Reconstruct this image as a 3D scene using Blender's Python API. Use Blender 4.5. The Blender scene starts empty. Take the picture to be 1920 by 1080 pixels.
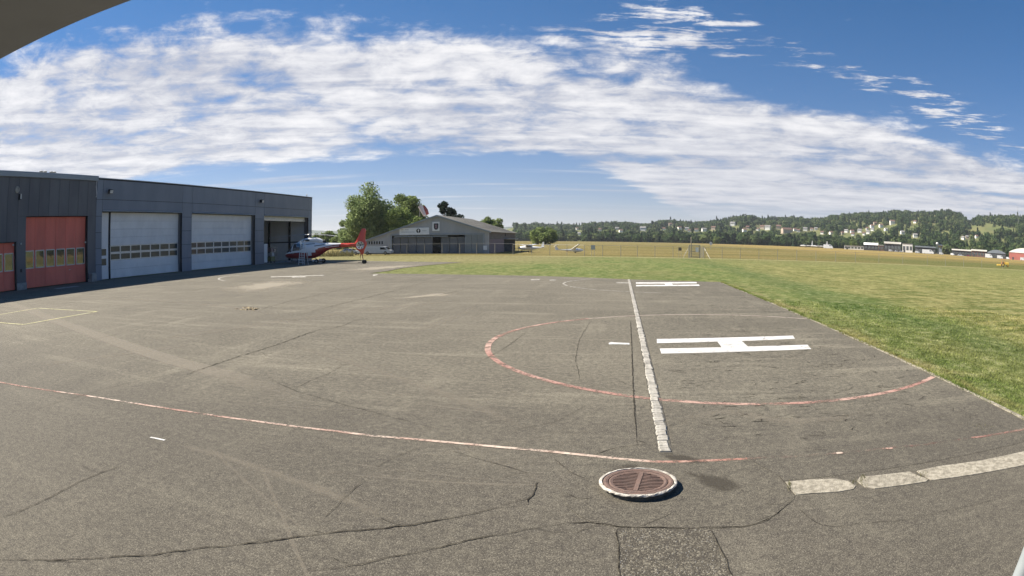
import bpy, bmesh, math, random
import numpy as np
from mathutils import Vector, Matrix

random.seed(7)
RNG = np.random.default_rng(7)
R = math.radians
SC = bpy.context.scene
COL = SC.collection

# ---------------------------------------------------------------- camera
# Wide-angle webcam lens with barrel distortion, 3 m above the apron, under the eave of a building.
# World axes: +Y runs along the hangar row and the pad kerb, +X across the apron, Z up, ground at 0.
F_PX, K3, PITCH, YAW, CAM_H = 1205.4785, 0.2209, 0.0764, 0.1616, 3.0
cam_data = bpy.data.cameras.new("camera")
cam = bpy.data.objects.new("camera", cam_data)
COL.objects.link(cam)
SC.camera = cam
cam_data.type = 'PANO'
cam_data.panorama_type = 'FISHEYE_LENS_POLYNOMIAL'
cam_data.sensor_fit = 'HORIZONTAL'
cam_data.sensor_width, cam_data.sensor_height = 36.0, 20.25
cam_data.fisheye_fov = math.pi
_a = (1920 / 36.0) / F_PX
cam_data.fisheye_polynomial_k0 = 0.0
cam_data.fisheye_polynomial_k1 = -_a
cam_data.fisheye_polynomial_k2 = 0.0
cam_data.fisheye_polynomial_k3 = -K3 * _a ** 3
cam_data.fisheye_polynomial_k4 = 0.0
cam_data.clip_start, cam_data.clip_end = 0.02, 20000
cam.location = (0, 0, CAM_H)
cam.rotation_euler = (math.pi / 2 - PITCH, 0, YAW)


def ray(px, py):
    """Viewing direction of a photo pixel (1920 x 1080) in world axes."""
    x, y = px - 960.0, 540.0 - py
    r = math.hypot(x, y) or 1e-9
    rn = r / F_PX
    th = rn * (1 + K3 * rn * rn)
    d = (math.sin(th) * x / r, math.cos(th), math.sin(th) * y / r)
    c, s = math.cos(PITCH), math.sin(PITCH)
    d = (d[0], c * d[1] + s * d[2], -s * d[1] + c * d[2])
    c, s = math.cos(YAW), math.sin(YAW)
    return (d[0] * c - d[1] * s, d[0] * s + d[1] * c, d[2])


def PG(px, py, z=0.0):
    """Point on the level z seen at that pixel."""
    d = ray(px, py)
    t = (z - CAM_H) / d[2]
    return (d[0] * t, d[1] * t, z)


def PY(px, py, y):
    """Point at depth Y = y seen at that pixel."""
    d = ray(px, py)
    t = y / d[1]
    return (d[0] * t, y, CAM_H + d[2] * t)


def PR(px, py, dist):
    """Point at a horizontal distance from the camera seen at that pixel."""
    d = ray(px, py)
    t = dist / math.hypot(d[0], d[1])
    return (d[0] * t, d[1] * t, CAM_H + d[2] * t)


def project(p):
    """Photo pixel of a world point (arrays allowed)."""
    p = np.asarray(p, float)
    x, y, z = p[..., 0], p[..., 1], p[..., 2] - CAM_H
    c, s = math.cos(YAW), math.sin(YAW)
    x, y = x * c + y * s, -x * s + y * c
    c, s = math.cos(PITCH), math.sin(PITCH)
    y, z = c * y - s * z, s * y + c * z
    rho = np.hypot(x, z)
    th = np.arctan2(rho, y)
    rn = th.copy()
    for _ in range(12):
        rn = rn - (rn * (1 + K3 * rn ** 2) - th) / (1 + 3 * K3 * rn ** 2)
    k = rn * F_PX / np.maximum(rho, 1e-9)
    return 960 + x * k, 540 - z * k


# ---------------------------------------------------------------- world, sun, exposure
SUN_EL, SUN_TRAVEL = R(42.5), R(-8.7)      # light travels towards +X and slightly towards -Y
sun_dir = Vector((math.cos(SUN_EL) * math.cos(SUN_TRAVEL), math.cos(SUN_EL) * math.sin(SUN_TRAVEL), -math.sin(SUN_EL)))
sd = bpy.data.lights.new("sun", 'SUN')
sd.energy, sd.angle, sd.color = 4.8, R(0.53), (1.0, 0.925, 0.80)
sun = bpy.data.objects.new("sun", sd)
sun.rotation_euler = sun_dir.to_track_quat('-Z', 'Y').to_euler()
sun.location = (-40, 20, 60)
COL.objects.link(sun)

SC.view_settings.view_transform = 'Standard'
SC.view_settings.look = 'None'
SC.view_settings.exposure = 1.1
SC.view_settings.gamma = 1.0
SC.view_settings.use_curve_mapping = False


class NT:
    """Small helper to write node trees."""
    def __init__(self, tree):
        self.t = tree
        tree.nodes.clear()

    def n(self, typ, ins=None, **props):
        nd = self.t.nodes.new(typ)
        for k, v in props.items():
            setattr(nd, k, v)
        for k, v in (ins or {}).items():
            self.set(nd.inputs[k], v)
        return nd

    def set(self, sock, v):
        if isinstance(v, bpy.types.NodeSocket):
            self.t.links.new(v, sock)
        elif isinstance(v, bpy.types.Node):
            self.t.links.new(v.outputs[0], sock)
        else:
            if sock.type == 'RGBA' and len(v) == 3:
                v = (*v, 1.0)
            sock.default_value = v

    def m(self, op, a, b=0.0, c=None, clamp=False):
        ins = {0: a, 1: b}
        if c is not None:
            ins[2] = c
        return self.n('ShaderNodeMath', ins, operation=op, use_clamp=clamp).outputs[0]

    def sm(self, x, lo, hi, a=0.0, b=1.0):
        return self.n('ShaderNodeMapRange', {0: x, 1: lo, 2: hi, 3: a, 4: b}, interpolation_type='SMOOTHSTEP').outputs[0]

    def lin(self, x, lo, hi, a=0.0, b=1.0):
        return self.n('ShaderNodeMapRange', {0: x, 1: lo, 2: hi, 3: a, 4: b}).outputs[0]

    def noise(self, vec, scale, detail=4.0, rough=0.55, dist=0.0):
        return self.n('ShaderNodeTexNoise', {'Vector': vec, 'Scale': scale, 'Detail': detail, 'Roughness': rough, 'Distortion': dist}).outputs['Fac']

    def vor(self, vec, scale, feature='F1', out='Distance', rnd=1.0):
        return self.n('ShaderNodeTexVoronoi', {'Vector': vec, 'Scale': scale, 'Randomness': rnd}, feature=feature).outputs[out]

    def mix(self, f, a, b, mode='MIX'):
        nd = self.n('ShaderNodeMix', data_type='RGBA', blend_type=mode)
        self.set(nd.inputs[0], f)
        self.set(nd.inputs[6], a)
        self.set(nd.inputs[7], b)
        return nd.outputs[2]

    def map(self, vec, scale=(1, 1, 1), rot=(0, 0, 0), loc=(0, 0, 0)):
        return self.n('ShaderNodeMapping', {'Vector': vec, 'Scale': scale, 'Rotation': rot, 'Location': loc}).outputs[0]

    def xyz(self, vec):
        o = self.n('ShaderNodeSeparateXYZ', {0: vec}).outputs
        return o[0], o[1], o[2]

    def comb(self, x, y, z=0.0):
        return self.n('ShaderNodeCombineXYZ', {0: x, 1: y, 2: z}).outputs[0]


CLOUD = 4.75
world = bpy.data.worlds.new("World")
SC.world = world
world.use_nodes = True
W = NT(world.node_tree)
sky = W.n('ShaderNodeTexSky', sky_type='NISHITA')
sky.sun_disc = False
sky.sun_elevation = SUN_EL
sky.sun_rotation = R(270) - SUN_TRAVEL
sky.altitude, sky.air_density, sky.dust_density, sky.ozone_density = 500, 1.0, 0.0, 5.0
tc = W.n('ShaderNodeTexCoord').outputs['Generated']
dv = W.map(tc, rot=(0, 0, -YAW))
dx, dy, dz = W.xyz(dv)
zz = W.m('MAXIMUM', dz, 0.012)
X0 = W.m('DIVIDE', dx, zz)
Y0 = W.m('DIVIDE', dy, zz)
# a cloud deck seen in perspective: X0, Y0 are metres per metre of cloud height
p0 = W.comb(X0, Y0)
wv = W.n('ShaderNodeTexNoise', {'Vector': W.map(p0, scale=(0.5, 0.9, 1)), 'Scale': 1.0, 'Detail': 4.0})
wx, wy, _ = W.xyz(wv.outputs['Color'])
X1 = W.m('ADD', X0, W.m('MULTIPLY', W.m('SUBTRACT', wx, 0.5), 1.1))
Y1 = W.m('ADD', Y0, W.m('MULTIPLY', W.m('SUBTRACT', wy, 0.5), 1.1))
top = W.m('SUBTRACT', Y1, W.m('MINIMUM', W.m('MULTIPLY_ADD', X1, 0.47, 2.80), W.m('MULTIPLY_ADD', X1, 0.12, 3.6)))
bot = W.m('SUBTRACT', W.m('MAXIMUM', 7.3, W.m('MULTIPLY_ADD', X1, 2.6, 5.9)), Y1)
band = W.m('MINIMUM', W.sm(top, -0.75, 0.9), W.sm(bot, -1.4, 1.2))
pw = W.comb(X1, Y1)
# cloud texture in bearing / log-distance, so that far clouds merge into broad bands
rho = W.m('SQRT', W.m('ADD', W.m('MULTIPLY', X0, X0), W.m('MULTIPLY', Y0, Y0)))
q0 = W.comb(W.m('ARCTAN2', X0, Y0), W.m('LOGARITHM', rho, math.e))
n_big = W.noise(W.map(q0, scale=(4.2, 3.0, 1), rot=(0, 0, R(-8))), 1.0, 8.0, 0.6, 0.3)
n_fin = W.noise(W.map(q0, scale=(14.0, 9.0, 1), rot=(0, 0, R(6)), loc=(4, 1, 0)), 1.0, 8.0, 0.66, 0.35)
qn = W.n('ShaderNodeTexNoise', {'Vector': q0, 'Scale': 12.0, 'Detail': 5.0, 'Roughness': 0.6}).outputs['Color']
pv_ = W.n('ShaderNodeVectorMath', {0: W.map(q0, scale=(11.0, 7.0, 1)), 1: W.n('ShaderNodeVectorMath', {0: qn, 'Scale': 1.5}, operation='SCALE').outputs[0]}, operation='ADD').outputs[0]
puff = W.m('SUBTRACT', 1.0, W.n('ShaderNodeTexVoronoi', {'Vector': pv_, 'Scale': 1.0, 'Smoothness': 0.7}, feature='SMOOTH_F1', voronoi_dimensions='2D').outputs['Distance'])
n_rip = W.m('ADD', W.m('MULTIPLY', n_fin, 0.78), W.m('MULTIPLY', puff, 0.18))
n_str = W.noise(W.map(q0, scale=(2.0, 6.0, 1), loc=(2, 7.4, 0), rot=(0, 0, R(-5))), 1.0, 6.0, 0.6, 0.4)
wisp = W.m('MULTIPLY', W.sm(W.m('ABSOLUTE', W.m('SUBTRACT', Y1, W.m('MULTIPLY_ADD', X1, 0.2, 2.62))), 0.62, 0.1), W.sm(X1, -0.2, 0.7))
dens = W.m('ADD', W.m('MULTIPLY', n_big, 0.70), W.m('MULTIPLY', n_rip, 0.80))
dens = W.m('ADD', dens, W.m('MULTIPLY', n_str, 0.45))
dens = W.m('ADD', dens, W.m('MULTIPLY', W.m('SUBTRACT', band, 0.5), 0.50))
n_wis = W.noise(W.map(q0, scale=(9.0, 26.0, 1), rot=(0, 0, R(-22)), loc=(1, 3, 0)), 1.0, 7.0, 0.65, 0.4)
dens = W.m('ADD', dens, W.m('MULTIPLY', wisp, W.sm(n_wis, 0.35, 0.70, 0.02, 0.50)))
alpha = W.sm(dens, 0.93, 1.24)
alpha = W.m('MULTIPLY', alpha, W.sm(dz, 0.02, 0.07))
alpha = W.m('MULTIPLY', alpha, 0.95)
# thin low streaks near the horizon
low = W.noise(W.map(p0, scale=(0.10, 0.55, 1), loc=(3, 1, 0)), 1.0, 5.0, 0.6, 0.3)
alpha = W.m('MAXIMUM', alpha, W.m('MULTIPLY', W.sm(low, 0.53, 0.68), W.m('MULTIPLY', W.m('MULTIPLY', W.sm(dz, 0.015, 0.05), W.sm(dz, 0.15, 0.10)), 0.5)))
thick = W.m('ADD', W.m('MULTIPLY', n_rip, 0.5), W.m('ADD', W.m('MULTIPLY', n_big, 0.2), W.m('MULTIPLY', n_str, 0.5)))
thick = W.sm(thick, 0.50, 0.74)
far_ = W.m('MULTIPLY', W.sm(X0, -1.0, 3.0), W.sm(Y0, 3.6, 8.0))
thick = W.m('MULTIPLY', thick, W.lin(far_, 0.0, 1.0, 1.0, 0.62))
ccol = W.mix(thick, (0.53 * CLOUD, 0.55 * CLOUD, 0.63 * CLOUD), (0.99 * CLOUD, 0.975 * CLOUD, 0.98 * CLOUD))
blue = W.n('ShaderNodeHueSaturation', {'Saturation': 1.28, 'Value': 0.575, 'Color': sky.outputs[0]})
blue = W.n('ShaderNodeGamma', {'Color': blue.outputs[0], 'Gamma': 0.76})
blue = W.mix(1.0, blue.outputs[0], (1.04, 0.93, 1.08), 'MULTIPLY')
skyc = W.mix(alpha, blue, ccol)
bg = W.n('ShaderNodeBackground', {'Color': skyc, 'Strength': 0.10})
wo = W.n('ShaderNodeOutputWorld')
W.t.links.new(bg.outputs[0], wo.inputs[0])
world.cycles.sampling_method = 'MANUAL'
world.cycles.sample_map_resolution = 512

SC.cycles.max_bounces = 8
SC.cycles.transparent_max_bounces = 12
SC.cycles.volume_bounces = 0
SC.cycles.use_denoising = True
SC.cycles.denoising_prefilter = 'ACCURATE'


# ---------------------------------------------------------------- materials
def new_mat(name):
    m = bpy.data.materials.new(name)
    m.use_nodes = True
    return m, NT(m.node_tree)


def finish(nt, shader):
    o = nt.n('ShaderNodeOutputMaterial')
    nt.t.links.new(shader, o.inputs[0])


def pm(name, c1, c2=None, scale=3.0, rough=0.7, metal=0.0, bump=0.0, bscale=None, detail=5.0, stretch=(1, 1, 1), spec=0.5, coat=0.0, rvar=0.0, rand=0.0):
    """Principled material whose colour wanders between two tones."""
    m, t = new_mat(name)
    co = t.map(t.n('ShaderNodeTexCoord').outputs['Object'], scale=stretch)
    f = t.noise(co, scale, detail, 0.6)
    c2 = c2 or tuple(x * 0.78 for x in c1)
    col = t.mix(t.sm(f, 0.32, 0.68), c1, c2)
    if rand:
        k = t.lin(t.n('ShaderNodeObjectInfo').outputs['Random'], 0.0, 1.0, 1 - rand, 1 + rand)
        col = t.mix(1.0, col, t.comb(k, k, k), 'MULTIPLY')
    ins = {'Base Color': col, 'Roughness': rough, 'Metallic': metal, 'Specular IOR Level': spec, 'Coat Weight': coat}
    if rvar:
        ins['Roughness'] = t.lin(f, 0.3, 0.7, rough - rvar, rough + rvar)
    if bump:
        b = t.n('ShaderNodeBump', {'Strength': bump, 'Distance': 0.02, 'Height': t.noise(co, bscale or scale * 4, 6.0, 0.6)})
        ins['Normal'] = b.outputs[0]
    p = t.n('ShaderNodeBsdfPrincipled', ins)
    finish(t, p.outputs[0])
    return m


def glass_mat(name, c=(0.02, 0.025, 0.028), rough=0.04):
    m, t = new_mat(name)
    co = t.n('ShaderNodeTexCoord').outputs['Object']
    f = t.noise(co, 0.9, 3.0)
    b = t.n('ShaderNodeBump', {'Strength': 0.06, 'Distance': 0.05, 'Height': f})
    p = t.n('ShaderNodeBsdfPrincipled', {'Base Color': t.mix(f, c, tuple(x * 1.6 for x in c)), 'Roughness': rough, 'IOR': 2.3, 'Specular IOR Level': 0.6, 'Normal': b.outputs[0]})
    finish(t, p.outputs[0])
    return m


def leaf_mat(name, c1, c2, c3=None, scale=0.5):
    m, t = new_mat(name)
    co = t.n('ShaderNodeTexCoord').outputs['Object']
    f = t.noise(co, scale, 3.0)
    g = t.noise(co, scale * 9, 2.0)
    col = t.mix(t.sm(f, 0.35, 0.65), c1, c2)
    if c3:
        col = t.mix(t.sm(g, 0.5, 0.75), col, c3)
    d = t.n('ShaderNodeBsdfDiffuse', {'Color': col, 'Roughness': 1.0})
    tr = t.n('ShaderNodeBsdfTranslucent', {'Color': col})
    mx = t.n('ShaderNodeMixShader', {0: 0.45})
    t.t.links.new(d.outputs[0], mx.inputs[1])
    t.t.links.new(tr.outputs[0], mx.inputs[2])
    finish(t, mx.outputs[0])
    return m


def asphalt_mat(name, c_lo, c_hi, stone, warm=(0.255, 0.230, 0.172), coarse=0.0, dark=0.0):
    m, t = new_mat(name)
    co = t.n('ShaderNodeTexCoord').outputs['Object']
    big = t.noise(co, 0.09, 5.0, 0.62, 0.4)
    mid = t.noise(t.map(co, scale=(1.0, 0.55, 1)), 0.8, 7.0, 0.68)
    drift = t.noise(t.map(co, scale=(0.14, 1.1, 1), rot=(0, 0, R(-14))), 1.0, 7.0, 0.66, 0.4)
    drift2 = t.noise(t.map(co, scale=(0.9, 0.16, 1), rot=(0, 0, R(-35))), 1.0, 6.0, 0.62, 0.3)
    patchy = t.noise(co, 3.2, 6.0, 0.7, 0.5)
    fine = t.noise(co, 48.0, 4.0, 0.75)
    gs = 95.0 if not coarse else 55.0
    grain = t.vor(co, gs)
    gcol = t.xyz(t.vor(co, gs, out='Color'))[0]
    col = t.mix(t.sm(big, 0.34, 0.66), c_lo, c_hi)
    col = t.mix(t.m('MULTIPLY', t.sm(mid, 0.44, 0.70), 0.55), col, warm)
    col = t.mix(t.m('MULTIPLY', t.sm(drift, 0.50, 0.70), 0.55), col, tuple(x * 1.7 for x in warm))
    col = t.mix(t.m('MULTIPLY', t.sm(drift2, 0.54, 0.72), 0.45), col, tuple(x * 1.65 for x in warm))
    col = t.mix(t.m('MULTIPLY', t.sm(patchy, 0.44, 0.28), 0.6), col, (0.07, 0.062, 0.052))
    col = t.mix(t.m('MULTIPLY', t.sm(t.noise(co, 0.3, 7.0, 0.72, 0.8), 0.55, 0.72), 0.30 + dark), col, (0.075, 0.067, 0.057))
    grit = t.noise(co, 8.0, 9.0, 0.86)
    col = t.mix(t.lin(grit, 0.50, 0.38, 0.0, 0.8), col, (0.055, 0.049, 0.042))
    col = t.mix(t.lin(grit, 0.52, 0.63, 0.0, 0.7), col, tuple(x * 1.75 for x in warm))
    # older, dirtier surface close to the building
    yy = t.m('ADD', t.xyz(co)[1], t.m('MULTIPLY', t.m('SUBTRACT', mid, 0.5), 9.0))
    col = t.mix(t.m('MULTIPLY', t.sm(yy, 14.0, 7.5), 0.50), col, (0.075, 0.066, 0.056))
    col = t.mix(t.lin(fine, 0.36, 0.66, 0.82, 0.0), col, (0.035, 0.031, 0.027))
    col = t.mix(t.m('MULTIPLY', t.sm(gcol, 0.70, 0.97), 0.30 + coarse * 0.4), col, stone)
    hmm = t.m('ADD', t.m('MULTIPLY', grain, -0.6), t.m('MULTIPLY', fine, 0.6))
    b = t.n('ShaderNodeBump', {'Strength': 0.5 + coarse * 0.4, 'Distance': 0.012 + 0.012 * coarse, 'Height': hmm})
    p = t.n('ShaderNodeBsdfPrincipled', {'Base Color': col, 'Roughness': 0.92, 'Specular IOR Level': 0.2, 'Normal': b.outputs[0]})
    finish(t, p.outputs[0])
    return m


def paint_mat(name, c1, c2, wear=0.45, soft=0.10, scale=2.2, opac=1.0, edge=14.0):
    """Road paint, worn away in flakes that let the surface below show."""
    m, t = new_mat(name)
    co = t.n('ShaderNodeTexCoord').outputs['Object']
    f1 = t.noise(co, scale, 5.0, 0.65)
    f2 = t.noise(co, edge, 4.0, 0.7)
    f3 = t.noise(co, 0.45, 3.0, 0.6)
    col = t.mix(t.sm(t.m('ADD', t.m('MULTIPLY', f3, 0.7), t.m('MULTIPLY', f1, 0.3)), 0.42, 0.6), c1, c2)
    col = t.mix(t.m('MULTIPLY', t.sm(f2, 0.5, 0.8), 0.4), col, tuple(x * 0.5 for x in c1))
    w = t.m('ADD', t.m('MULTIPLY', f1, 0.55), t.m('MULTIPLY', f2, 0.45))
    a = t.m('MULTIPLY', t.sm(w, wear - soft, wear + soft), opac)
    p = t.n('ShaderNodeBsdfPrincipled', {'Base Color': col, 'Roughness': 0.8, 'Specular IOR Level': 0.3})
    tr = t.n('ShaderNodeBsdfTransparent')
    mx = t.n('ShaderNodeMixShader', {0: a})
    t.t.links.new(tr.outputs[0], mx.inputs[1])
    t.t.links.new(p.outputs[0], mx.inputs[2])
    finish(t, mx.outputs[0])
    return m


def stain_mat(name, c, opac, scale=1.5, edge='edge', rough=0.9, thr=0.4):
    """A stain or repair that fades out towards its rim (the rim is stored per vertex)."""
    m, t = new_mat(name)
    co = t.n('ShaderNodeTexCoord').outputs['Object']
    e = t.n('ShaderNodeAttribute', attribute_name=edge).outputs['Fac']
    f = t.noise(co, scale, 6.0, 0.65, 0.5)
    fine = t.noise(co, 40.0, 2.0, 0.7)
    a = t.m('MULTIPLY', t.sm(t.m('ADD', t.m('MULTIPLY', e, 0.75), t.m('MULTIPLY', f, 0.6)), thr + 0.12, thr + 0.52), opac)
    col = t.mix(t.lin(fine, 0.3, 0.7, 0.5, 0.0), c, tuple(x * 0.35 for x in c))
    p = t.n('ShaderNodeBsdfPrincipled', {'Base Color': col, 'Roughness': rough, 'Specular IOR Level': 0.35})
    tr = t.n('ShaderNodeBsdfTransparent')
    mx = t.n('ShaderNodeMixShader', {0: a})
    t.t.links.new(tr.outputs[0], mx.inputs[1])
    t.t.links.new(p.outputs[0], mx.inputs[2])
    finish(t, mx.outputs[0])
    return m


M = {}
M['apron'] = asphalt_mat('apron_asphalt', (0.160, 0.143, 0.108), (0.232, 0.208, 0.157), (0.39, 0.355, 0.28))
M['pad'] = asphalt_mat('pad_asphalt', (0.150, 0.135, 0.103), (0.222, 0.20, 0.153), (0.36, 0.33, 0.26), warm=(0.25, 0.226, 0.168), dark=0.30)
M['patch'] = asphalt_mat('patch_asphalt', (0.165, 0.149, 0.112), (0.215, 0.194, 0.147), (0.36, 0.325, 0.25))
M['coarse'] = asphalt_mat('coarse_asphalt', (0.11, 0.097, 0.07), (0.18, 0.16, 0.115), (0.31, 0.28, 0.215), coarse=0.45)
M['crack'] = pm('crack_dirt', (0.022, 0.019, 0.016), (0.075, 0.066, 0.05), 9.0, 1.0, spec=0.1)
M['redline'] = paint_mat('red_line_paint', (0.37, 0.195, 0.15), (0.60, 0.49, 0.40), wear=0.48)
M['redring'] = paint_mat('red_ring_paint', (0.37, 0.205, 0.165), (0.47, 0.315, 0.255), wear=0.47)
M['rededge'] = paint_mat('faded_red_edge', (0.34, 0.16, 0.13), (0.44, 0.29, 0.23), wear=0.46, opac=0.7)
M['redfaint'] = paint_mat('faded_red_paint', (0.30, 0.14, 0.115), (0.42, 0.28, 0.22), wear=0.58, opac=0.7)
M['pinkring'] = paint_mat('faded_ring_paint', (0.46, 0.37, 0.31), (0.54, 0.45, 0.38), wear=0.41, opac=0.9)
M['white'] = paint_mat('white_pad_paint', (0.56, 0.545, 0.52), (0.66, 0.645, 0.62), wear=0.39)
M['whiteworn'] = paint_mat('worn_white_paint', (0.5, 0.47, 0.41), (0.58, 0.55, 0.49), wear=0.46, opac=0.8)
M['yellow'] = paint_mat('worn_yellow_paint', (0.50, 0.46, 0.22), (0.56, 0.53, 0.33), wear=0.42, opac=0.85)
M['cobble'] = pm('granite_cobble', (0.25, 0.232, 0.195), (0.40, 0.375, 0.33), 9.0, 0.85, bump=0.7, bscale=40, rand=0.25)
M['joint_and_skirt'] = pm('joint_sand_skirt_shade', (0.10, 0.09, 0.07), (0.06, 0.055, 0.045), 12, 1.0, bump=0.5)
M['concrete'] = pm('weathered_concrete', (0.40, 0.36, 0.285), (0.20, 0.178, 0.135), 9.0, 0.9, bump=0.9, bscale=40, detail=9.0, rand=0.10)
M['concrete2'] = pm('plinth_concrete', (0.30, 0.30, 0.29), (0.2, 0.2, 0.195), 2.0, 0.9, bump=0.4, bscale=20)
M['limewash'] = pm('white_collar_mortar', (0.60, 0.56, 0.49), (0.36, 0.32, 0.27), 9.0, 0.85, bump=0.7, bscale=40)
M['rust'] = pm('rusty_cast_iron', (0.185, 0.115, 0.088), (0.12, 0.08, 0.064), 14.0, 0.75, bump=0.5, bscale=60)
M['pit_shade'] = pm('shaft_shade', (0.012, 0.011, 0.01), (0.02, 0.018, 0.016), 4, 1.0)
M['cladding'] = pm('blue_grey_cassette', (0.18, 0.208, 0.255), (0.158, 0.184, 0.228), 0.6, 0.5, bump=0.03, bscale=1.2, rvar=0.06, rand=0.07, stretch=(1, 1, 0.35))
M['cladding_dark'] = pm('dark_blue_cladding', (0.118, 0.12, 0.13), (0.094, 0.097, 0.107), 0.6, 0.55, bump=0.03, bscale=1.2, rvar=0.06, rand=0.08, stretch=(1, 1, 0.3))
M['shadow_gap'] = pm('dark_backing', (0.012, 0.014, 0.018), (0.02, 0.022, 0.026), 2, 0.9)
M['gutter'] = pm('zinc_gutter', (0.30, 0.33, 0.36), (0.25, 0.28, 0.31), 0.8, 0.45, metal=0.2, stretch=(1, 0.3, 1))
M['coping'] = pm('white_coping', (0.70, 0.74, 0.76), (0.6, 0.64, 0.66), 1.0, 0.4)
M['black'] = pm('black_trim', (0.010, 0.011, 0.015), (0.016, 0.017, 0.02), 2, 0.6)
M['reddoor'] = pm('red_door_paint', (0.78, 0.17, 0.115), (0.66, 0.14, 0.095), 0.8, 0.5, stretch=(1, 1, 0.3), bump=0.03, rand=0.06)
M['doorframe'] = pm('pale_window_frame', (0.66, 0.62, 0.55), (0.58, 0.54, 0.48), 2.0, 0.5)
M['pane'] = glass_mat('door_pane')
M['pane_green'] = pm('frosted_pane', (0.055, 0.068, 0.066), (0.04, 0.05, 0.05), 1.2, 0.22, spec=0.7)
M['whitedoor'] = pm('grey_white_door', (0.74, 0.735, 0.73), (0.64, 0.64, 0.64), 0.8, 0.45, stretch=(1, 0.8, 0.5), bump=0.02, rand=0.03)
M['doorrail'] = pm('alu_rail', (0.72, 0.70, 0.66), (0.62, 0.60, 0.57), 2.0, 0.4, metal=0.3)
M['interior'] = pm('interior_sheeting', (0.72, 0.72, 0.70), (0.64, 0.64, 0.62), 0.5, 0.8)
M['galv'] = pm('galvanised_steel', (0.36, 0.35, 0.32), (0.27, 0.265, 0.25), 5.0, 0.5, metal=0.5)
M['lampglass'] = pm('lamp_glass', (0.65, 0.66, 0.66), (0.5, 0.5, 0.5), 5.0, 0.2)
M['roofgrey'] = pm('roof_sheet', (0.33, 0.30, 0.25), (0.40, 0.37, 0.31), 0.3, 0.7, stretch=(1, 0.2, 1))
M['steelgrey'] = pm('grey_profiled_sheet', (0.42, 0.425, 0.435), (0.36, 0.365, 0.375), 0.4, 0.55, stretch=(1, 1, 0.3))
M['steelgrey2'] = pm('sliding_door_sheet', (0.25, 0.265, 0.265), (0.22, 0.235, 0.235), 0.25, 0.6)
M['brownwood'] = pm('weathered_boards', (0.20, 0.165, 0.135), (0.15, 0.125, 0.105), 1.0, 0.85, stretch=(1, 0.3, 4))
M['pinkwood'] = pm('pinkish_gate_boards', (0.27, 0.19, 0.19), (0.22, 0.155, 0.155), 1.2, 0.8, stretch=(3, 3, 0.3))
M['signwhite'] = pm('sign_white', (0.80, 0.80, 0.80), (0.74, 0.74, 0.74), 1.0, 0.5)
M['signgrey'] = pm('sign_print_grey', (0.34, 0.37, 0.38), (0.42, 0.45, 0.46), 2.5, 0.6)
M['signblack'] = pm('sign_print_black', (0.025, 0.026, 0.032), (0.04, 0.035, 0.04), 3, 0.5)
M['signplum'] = pm('sign_print_plum', (0.22, 0.12, 0.14), (0.3, 0.2, 0.21), 6.0, 0.5)
M['carwhite'] = pm('white_car_paint', (0.66, 0.67, 0.69), (0.60, 0.61, 0.63), 0.8, 0.3, coat=0.5)
M['cargrey'] = pm('grey_car_paint', (0.22, 0.23, 0.25), (0.18, 0.19, 0.21), 0.8, 0.3, coat=0.5)
M['carred'] = pm('red_car_paint', (0.28, 0.03, 0.03), (0.22, 0.028, 0.028), 0.8, 0.3, coat=0.5)
M['carblue'] = pm('blue_car_paint', (0.04, 0.07, 0.14), (0.035, 0.06, 0.12), 0.8, 0.3, coat=0.5)
M['carglass'] = glass_mat('car_glass', (0.012, 0.014, 0.018))
M['tyre'] = pm('tyre_rubber', (0.02, 0.02, 0.021), (0.03, 0.03, 0.03), 6.0, 0.9)
M['rim'] = pm('wheel_rim', (0.42, 0.42, 0.43), (0.3, 0.3, 0.31), 4.0, 0.35, metal=0.6)
M['heliwhite'] = pm('helicopter_white', (0.82, 0.82, 0.82), (0.78, 0.78, 0.78), 0.6, 0.28, coat=0.4)
M['helired'] = pm('helicopter_red', (0.70, 0.085, 0.045), (0.62, 0.07, 0.04), 0.6, 0.3, coat=0.3)
M['helidark'] = pm('helicopter_maroon', (0.30, 0.03, 0.034), (0.25, 0.026, 0.03), 0.6, 0.3, coat=0.3)
M['helimetal'] = pm('helicopter_grey', (0.13, 0.135, 0.145), (0.09, 0.095, 0.1), 3.0, 0.45, metal=0.3)
M['blade'] = pm('rotor_blade_grey', (0.42, 0.425, 0.43), (0.34, 0.345, 0.35), 0.7, 0.35)
M['gliderwhite'] = pm('glider_gelcoat', (0.86, 0.85, 0.83), (0.82, 0.81, 0.79), 0.6, 0.25, coat=0.5)
M['wing_shade'] = pm('shaded_wing_red', (0.20, 0.04, 0.035), (0.16, 0.035, 0.03), 0.6, 0.35)
M['sockred'] = pm('windsock_red', (0.36, 0.09, 0.08), (0.30, 0.08, 0.07), 1.0, 0.9)
M['sockwhite'] = pm('windsock_white', (0.68, 0.58, 0.56), (0.6, 0.5, 0.49), 1.0, 0.9)
M['yellowpaint'] = pm('machine_yellow', (0.70, 0.46, 0.07), (0.62, 0.4, 0.06), 1.5, 0.45)
M['orangepaint'] = pm('machine_orange', (0.55, 0.23, 0.06), (0.48, 0.2, 0.05), 1.5, 0.5)
M['bark'] = pm('tree_bark', (0.085, 0.068, 0.05), (0.05, 0.04, 0.03), 5.0, 0.95, bump=0.6, stretch=(1, 1, 0.3))
M['leaf_willow'] = leaf_mat('willow_leaf', (0.26, 0.325, 0.135), (0.18, 0.24, 0.10), (0.38, 0.42, 0.23))
M['leaf_green'] = leaf_mat('broadleaf', (0.25, 0.31, 0.11), (0.18, 0.235, 0.09), (0.34, 0.38, 0.16))
M['leaf_lime'] = leaf_mat('lime_green_leaf', (0.25, 0.32, 0.10), (0.18, 0.24, 0.085), (0.33, 0.375, 0.155))
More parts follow.
